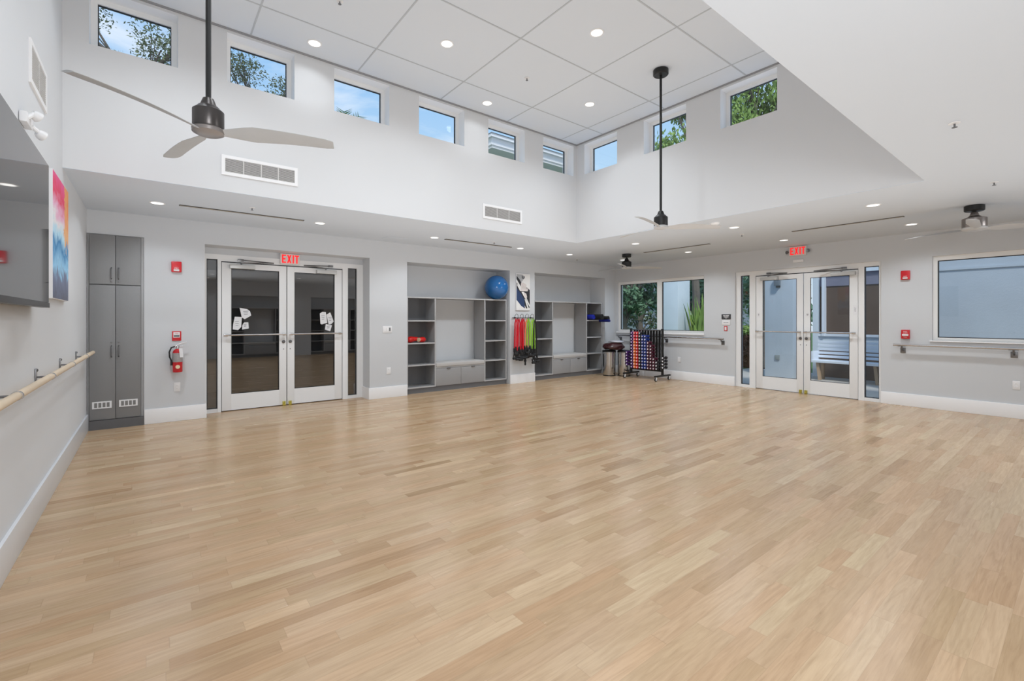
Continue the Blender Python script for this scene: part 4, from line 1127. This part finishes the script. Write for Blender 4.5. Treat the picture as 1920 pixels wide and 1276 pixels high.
tree(14.6, 8.45, 7.6, (1.6,1.25,1.8), M['leafB'], 'green tree seen in the clerestory window behind the far fan pole', n=9000, size=.08, seed=11, clumps=18, droop=.8)
# ground-level trees beyond the two-pane window
k = 0
for (x, y, z1, r, ml, lb) in ((19.5,15.3,3.2,(1.9,1.9,2.2),'leafC','dark tree beyond the left side of the two-pane window'), (21,13.2,3.6,(2.0,2.0,2.2),'leafC','branching dark tree behind the window mullion'),
        (24,17.6,3.4,(2.6,2.6,2.8),'leafA','pale green tree farthest beyond the two-pane window'), (17.0,9.8,3.0,(1.4,1.4,2.0),'leafC','dark tree behind the pillar and spiky plant'),
        (18.5,7.6,2.3,(1.3,1.3,1.2),'leafC','dark tree seen in the left sidelight of the outside door'), (26,13.5,3.6,(3,3,3.2),'leafC','broad dark tree across the lawn')):
    tree(x, y, z1, r, M[ml], lb, n=3000, size=.15, seed=20+k, clumps=14, trunk=.2); k += 1
# palm
t = thing('palm_tree', 'palm fronds seen in the third clerestory window', 'palm', (4.35, 13.3, 0)); rnd = random.Random(3)
b = B(); tube(b, [(4.35,13.3,0),(4.4,13.3,3.5),(4.35,13.3,6.55)], [.16,.13,.10], 10); obj('trunk', b, M['bark'], t)
b = B()
for k in range(15):
    a = 2*PI*k/15+.2; el = rnd.uniform(.45,1.25); L = 1.15
    P0 = Vector((4.35,13.3,6.55)); pts = []
    for i in range(9):
        s = i/8; pts.append(P0+Vector((math.cos(a)*math.cos(el)*L*s, math.sin(a)*math.cos(el)*L*s, math.sin(el)*L*s-.45*s*s)))
    tube(b, pts, .010, 4)
    for i in range(2, 9):
        d = (pts[i]-pts[i-1]).normalized(); sd = d.cross(Vector((0,0,1))).normalized()
        for s_ in (-1, 1):
            for o_ in (0, .5):
                q = pts[i]-d*o_*.14; tip = q+(d*.6+sd*s_*.7+Vector((0,0,-.12)))*.32
                b.faces.new([b.verts.new(v_) for v_ in (q-d*.018, q+d*.018, tip)])
obj('fronds', b, M['palm'], t, sharp=180)
# neighbouring roof
t = thing('neighbour_building', 'tile-roofed neighbouring building with deep white eave', 'building', (11, 14, 0))
b = B(); box(b, (9.4,12.4,0), (11.0,18,6.5)); obj('building_wall', b, M['stuccolt'], t)
b = B(); box(b, (7.9,11.0,6.48), (11.5,19,6.56)); obj('eave_soffit', b, M['soffit'], t)
b = B(); box(b, (7.87,10.97,6.56), (11.5,11.03,6.76)); box(b, (7.87,11.03,6.56), (7.93,19,6.76)); box(b, (7.80,10.88,6.76), (11.55,19,6.86)); obj('fascia_board', b, M['fascia'], t)
b = B(); vs = [b.verts.new(p_) for p_ in [(7.78,10.85,6.86),(11.55,10.85,6.86),(11.55,19,6.86),(7.78,19,6.86),(9.6,13.0,7.55),(9.7,17.0,7.55)]]
for q in ((0,1,4),(1,2,5,4),(2,3,5),(3,0,4,5)): b.faces.new([vs[i] for i in q])
obj('roof', b, M['rooftile'], t)
# ground, path
b = B(); box(b, (XR+.25,-12,-.2), (60,45,-.06)); box(b, (-30,8.8,-.2), (XR+.25,45,-.12)); o = struct('ground', b, M['lawn'], 'green lawn outside the building', 'ground')
b = B(); box(b, (XR+.22,-8,-.06), (13.9,6.3,-.015)); struct('path', b, M['concrete'], 'pale concrete path outside the glass door', 'path')
# stucco pillars and walls
def pillar(a, c, m, label, name='stucco_pillar', cat='pillar', trims=None):
    b = B(); box(b, a, c, bev=.01); o = obj(name, b, m); tagp(o, label, cat); return o
b_ = B(); box(b_, (12.15,4.50,-.015), (12.62,5.15,3.4), bev=.01)
o = obj('stucco_pillar', b_, M['stucco']); tagp(o, 'pale blue stucco pillar seen through the left leaf of the outside door', 'pillar')
b_ = B(); box(b_, (13.0,8.10,-.06), (13.68,8.64,3.6), bev=.01)
o = obj('stucco_pillar', b_, M['stuccolt']); tagp(o, 'grey-blue stucco pillar seen in the right pane of the two-pane window', 'pillar')
b_ = B(); box(b_, (11.3,-6.5,-.015), (11.7,2.15,3.6)); box(b_, (11.28,-6.5,2.30), (11.30,2.15,2.34))
o = obj('stucco_wall', b_, M['stucco']); tagp(o, 'blue-grey stucco garden wall filling the large right window', 'wall')
t = thing('wall_lantern', 'small grey lantern high on the stucco pillar', 'lantern', (12.12, 4.83, 2.2))
b = B(); box(b, (12.13,4.78,2.20), (12.149,4.88,2.50)); obj('backplate', b, M['handle'], t)
b = B(); box(b, (12.03,4.77,2.24), (12.13,4.89,2.46), bev=.01); obj('lantern_body', b, mat('lantern_grey', (.16,.19,.22), .5), t)
b = B(); box(b, (12.12,4.80,.42), (12.149,4.90,.54), bev=.006); o = obj('outdoor_outlet', b, mat('outlet_cover_grey', (.25,.28,.28), .5)); tagp(o, 'grey outlet cover low on the stucco pillar', 'outlet')
# porch with brown screen
t = thing('porch_wall', 'pale porch wall with a wide brown screened opening behind the bench', 'building', (13.4, 2, 0))
b = B(); box(b, (13.2,2.2,.70), (13.6,4.38,1.02)); box(b, (13.2,2.2,2.55), (13.6,4.38,3.5)); box(b, (13.15,4.30,-.015), (13.6,4.42,3.5)); box(b, (13.2,-2,-.015), (13.6,2.2,3.5)); obj('stucco_body', b, M['stuccolt'], t)
b = B(); box(b, (13.28,2.2,1.02), (13.5,4.30,2.24)); obj('brown_screen', b, M['brownwin'], t)
b = B(); box(b, (13.22,2.2,-.015), (13.6,4.38,.70)); obj('lower_panel', b, mat('brown_panel', (.20,.15,.12), .8), t)
b = B(); box(b, (13.26,2.2,2.24), (13.5,4.30,2.55)); obj('header_band', b, mat('header_grey', (.20,.20,.26), .7), t)
b = B(); box(b, (13.14,4.16,1.0), (13.28,4.22,2.55)); box(b, (13.16,2.2,1.0), (13.24,4.30,1.06)); obj('window_frame', b, M['bench'], t)
b = B(); box(b, (9.98,1.6,3.1), (13.8,8.0,3.25)); o = obj('porch_roof', b, M['soffit']); tagp(o, 'flat porch roof over the path outside the glass door', 'roof')
bpy.data.objects.remove(o)
# bench
t = thing('garden_bench', 'white slatted bench with wooden legs outside the glass door', 'bench', (12.6, 3.2, 0))
for k in range(5):
    b = B(); box(b, (12.72+.012*k,2.2,.50+.085*k), (12.745+.012*k,4.18,.56+.085*k), bev=.004); obj('back_slat', b, M['bench'], t)
b = B(); box(b, (12.34,2.2,.40), (12.76,4.20,.455), bev=.006); obj('seat', b, M['bench'], t)
b = B(); box(b, (12.38,4.15,.455), (12.80,4.20,.66), bev=.004); obj('armrest', b, M['bench'], t)
for y in (4.05, 2.95, 2.3):
    b = B(); box(b, (12.40,y-.03,-.015), (12.47,y+.03,.40), rot=Matrix.Rotation(math.radians(-6),3,'X')); box(b, (12.66,y-.03,-.015), (12.73,y+.03,.40)); obj('leg', b, M['benchleg'], t)
# hedge + spiky plant
t = thing('clipped_hedge', 'russet hedge with green tips seen in the left sidelight', 'hedge', (14.6, 6.7, 0)); rnd = random.Random(4)
b = B(); leaves(b, (14.6,6.6,.5), (.7,1.1,.55), 2600, .06, rnd, shell=0); obj('lower_foliage', b, M['hedge'], t, sharp=180)
b = B(); leaves(b, (14.6,6.6,1.08), (.7,1.1,.16), 1500, .06, rnd, shell=0); obj('green_top', b, M['leafB'], t, sharp=180)
b = B(); box(b, (14.3,5.9,-.06), (14.9,7.3,.9), bev=.05); obj('inner_twigs', b, M['hedge'], t)
t = thing('spiky_plant', 'clump of long bright green leaves right of the stucco pillar', 'plant', (13.4, 7.4, 0)); rnd = random.Random(6)
b = B()
for k in range(170):
    a = rnd.uniform(0,2*PI); L = rnd.uniform(1.4,2.25); lean = rnd.uniform(.05,.5); bx_, by_ = 13.3+rnd.uniform(-.25,.5), 7.35+rnd.uniform(-.55,.35)
    pts = [Vector((bx_+math.cos(a)*lean*s*s, by_+math.sin(a)*lean*s*s, L*s*(1-.12*s*lean))) for s in (0,.3,.6,.85,1)]
    sd = Vector((-math.sin(a), math.cos(a), 0)) if k % 2 else Vector((math.cos(a+1), math.sin(a+1), 0)); ws = [.03,.05,.045,.03,.004]
    A = [b.verts.new(p_-sd*w_) for p_, w_ in zip(pts, ws)]; C = [b.verts.new(p_+sd*w_) for p_, w_ in zip(pts, ws)]
    for i in range(4): b.faces.new([A[i],A[i+1],C[i+1],C[i]])
obj('long_leaves', b, M['leafB'], t, sharp=180)
b = B(); leaves(b, (13.3,7.0,1.0), (.3,.45,.25), 400, .06, rnd, shell=0); obj('yellow_flowers', b, mat('yellow_leaves', (.45,.50,.06), .6), t, sharp=180)
# distant house + hedge row for the two-pane window
t = thing('distant_house', 'distant blue-grey house among the trees', 'house', (30, 19.5, 0))
b = B(); box(b, (30,15,-.06), (36,24,3.0)); obj('house_wall', b, M['stuccodk'], t)
b = B(); prism(b, [(29.5,14.5,3.0),(36.5,14.5,3.0),(33,14.5,4.6)], (0,10,0)); obj('roof', b, mat('slate_roof', (.16,.18,.20), .8), t)
for y in (17.4, 19.6, 21.8):
    b = B(); box(b, (29.94,y-.5,.9), (29.999,y+.5,2.2)); f = obj('window', b, M['bench'], t)
t = thing('parked_car', 'pale parked car beyond the lawn', 'car', (25.2, 19.6, 0))
b = B(); prism(b, [(24.4,18,.35),(24.4,21.8,.35),(24.4,21.8,.85),(24.4,21,.95),(24.4,20.4,1.35),(24.4,18.9,1.38),(24.4,18.3,.95),(24.4,18,.85)], (1.6,0,0)); obj('car_body', b, M['fascia'], t)
b = B(); prism(b, [(24.38,20.85,.97),(24.38,20.35,1.30),(24.38,18.95,1.32),(24.38,18.45,.97)], (.015,0,0)); obj('side_glass', b, M['stuccodk'], t)
for y in (18.7, 21.1):
    b = B(); tube(b, [(24.36,y,.27),(24.6,y,.27)], .33, 20); obj('wheel', b, M['black'], t)

# ------------------------------------------------------------------ world
w = bpy.data.worlds.new('sky'); scene.world = w; w.use_nodes = True
nt = w.node_tree; g = NG(nt); bg = nt.nodes['Background']
tc = nt.nodes.new('ShaderNodeTexCoord'); sp = nt.nodes.new('ShaderNodeSeparateXYZ'); nt.links.new(tc.outputs['Generated'], sp.inputs[0])
zz = sp.outputs[2]
sky = g.ramp(zz, [(0,(.72,.80,.88)), (.25,(.48,.68,.86)), (.5,(.25,.49,.82)), (1,(.15,.36,.75))])
zc = g.math('MAXIMUM', zz, .08)
cv = g.comb(g.math('DIVIDE', sp.outputs[0], zc), g.math('DIVIDE', sp.outputs[1], zc), 2.0)
cl = g.noise(cv, 1.1, 6, .58, .3)
cf = nt.nodes.new('ShaderNodeMapRange'); cf.inputs[1].default_value = .50; cf.inputs[2].default_value = .68; nt.links.new(cl, cf.inputs[0])
cc = g.mix(g.math('MULTIPLY', cf.outputs[0], .85), sky, (.93,.95,.98))
nt.links.new(cc, bg.inputs[0]); bg.inputs[1].default_value = 1.15

# ------------------------------------------------------------------ lights
def area(name, loc, rot, sx, sy, e, c=(1,1,1)):
    l = bpy.data.lights.new(name, 'AREA'); l.shape = 'RECTANGLE'; l.size = sx; l.size_y = sy; l.energy = e; l.color = c
    o = bpy.data.objects.new(name, l); col.objects.link(o); o.location = loc; o.rotation_euler = rot; return o
area('fill_uplight', (3.5, 3.2, 1.52), (PI, 0, 0), 7.6, 8.6, 102, (.93,.965,1))  # unseen upward fill lamp, added to brighten the ceilings
area('fill_lamp', (.25, -1.3, 1.95), Vector((.30,.94,.10)).to_track_quat('-Z','Y').to_euler(), 1.2, 1.0, 85, (.95,.975,1))  # unseen fill lamp added behind the camera for the lower walls
area('fill_lamp', (8.4, -2.3, 1.7), Vector((-.85,.5,.02)).to_track_quat('-Z','Y').to_euler(), 1.4, 1.0, 48, (.95,.975,1))  # second unseen fill lamp, added to lift the left wall
sl = bpy.data.lights.new('sun', 'SUN'); sl.energy = 2.6; sl.angle = math.radians(8); sl.color = (1,.96,.9)
so = bpy.data.objects.new('sun', sl); col.objects.link(so); so.rotation_euler = Vector((.42,.48,-.77)).to_track_quat('-Z','Y').to_euler()
scene.cycles.sample_clamp_direct = 5.0; scene.cycles.sample_clamp_indirect = 1.0; scene.cycles.blur_glossy = 1.0
scene.cycles.max_bounces = 12; scene.cycles.diffuse_bounces = 6; scene.cycles.transparent_max_bounces = 12

# ------------------------------------------------------------------ camera
cd = bpy.data.cameras.new('camera'); cam = bpy.data.objects.new('camera', cd); col.objects.link(cam)
cd.sensor_width = 36; cd.lens = 36*860.7/1920; cd.shift_y = -(638-598.2)/1920; cd.clip_start = .05; cd.clip_end = 300
cam.location = (0, 0, 1.42); cam.rotation_euler = (PI/2, 0, -math.radians(38.2))
scene.camera = cam
scene.view_settings.view_transform = 'Standard'
scene.view_settings.look = 'None'
scene.view_settings.exposure = 0.0
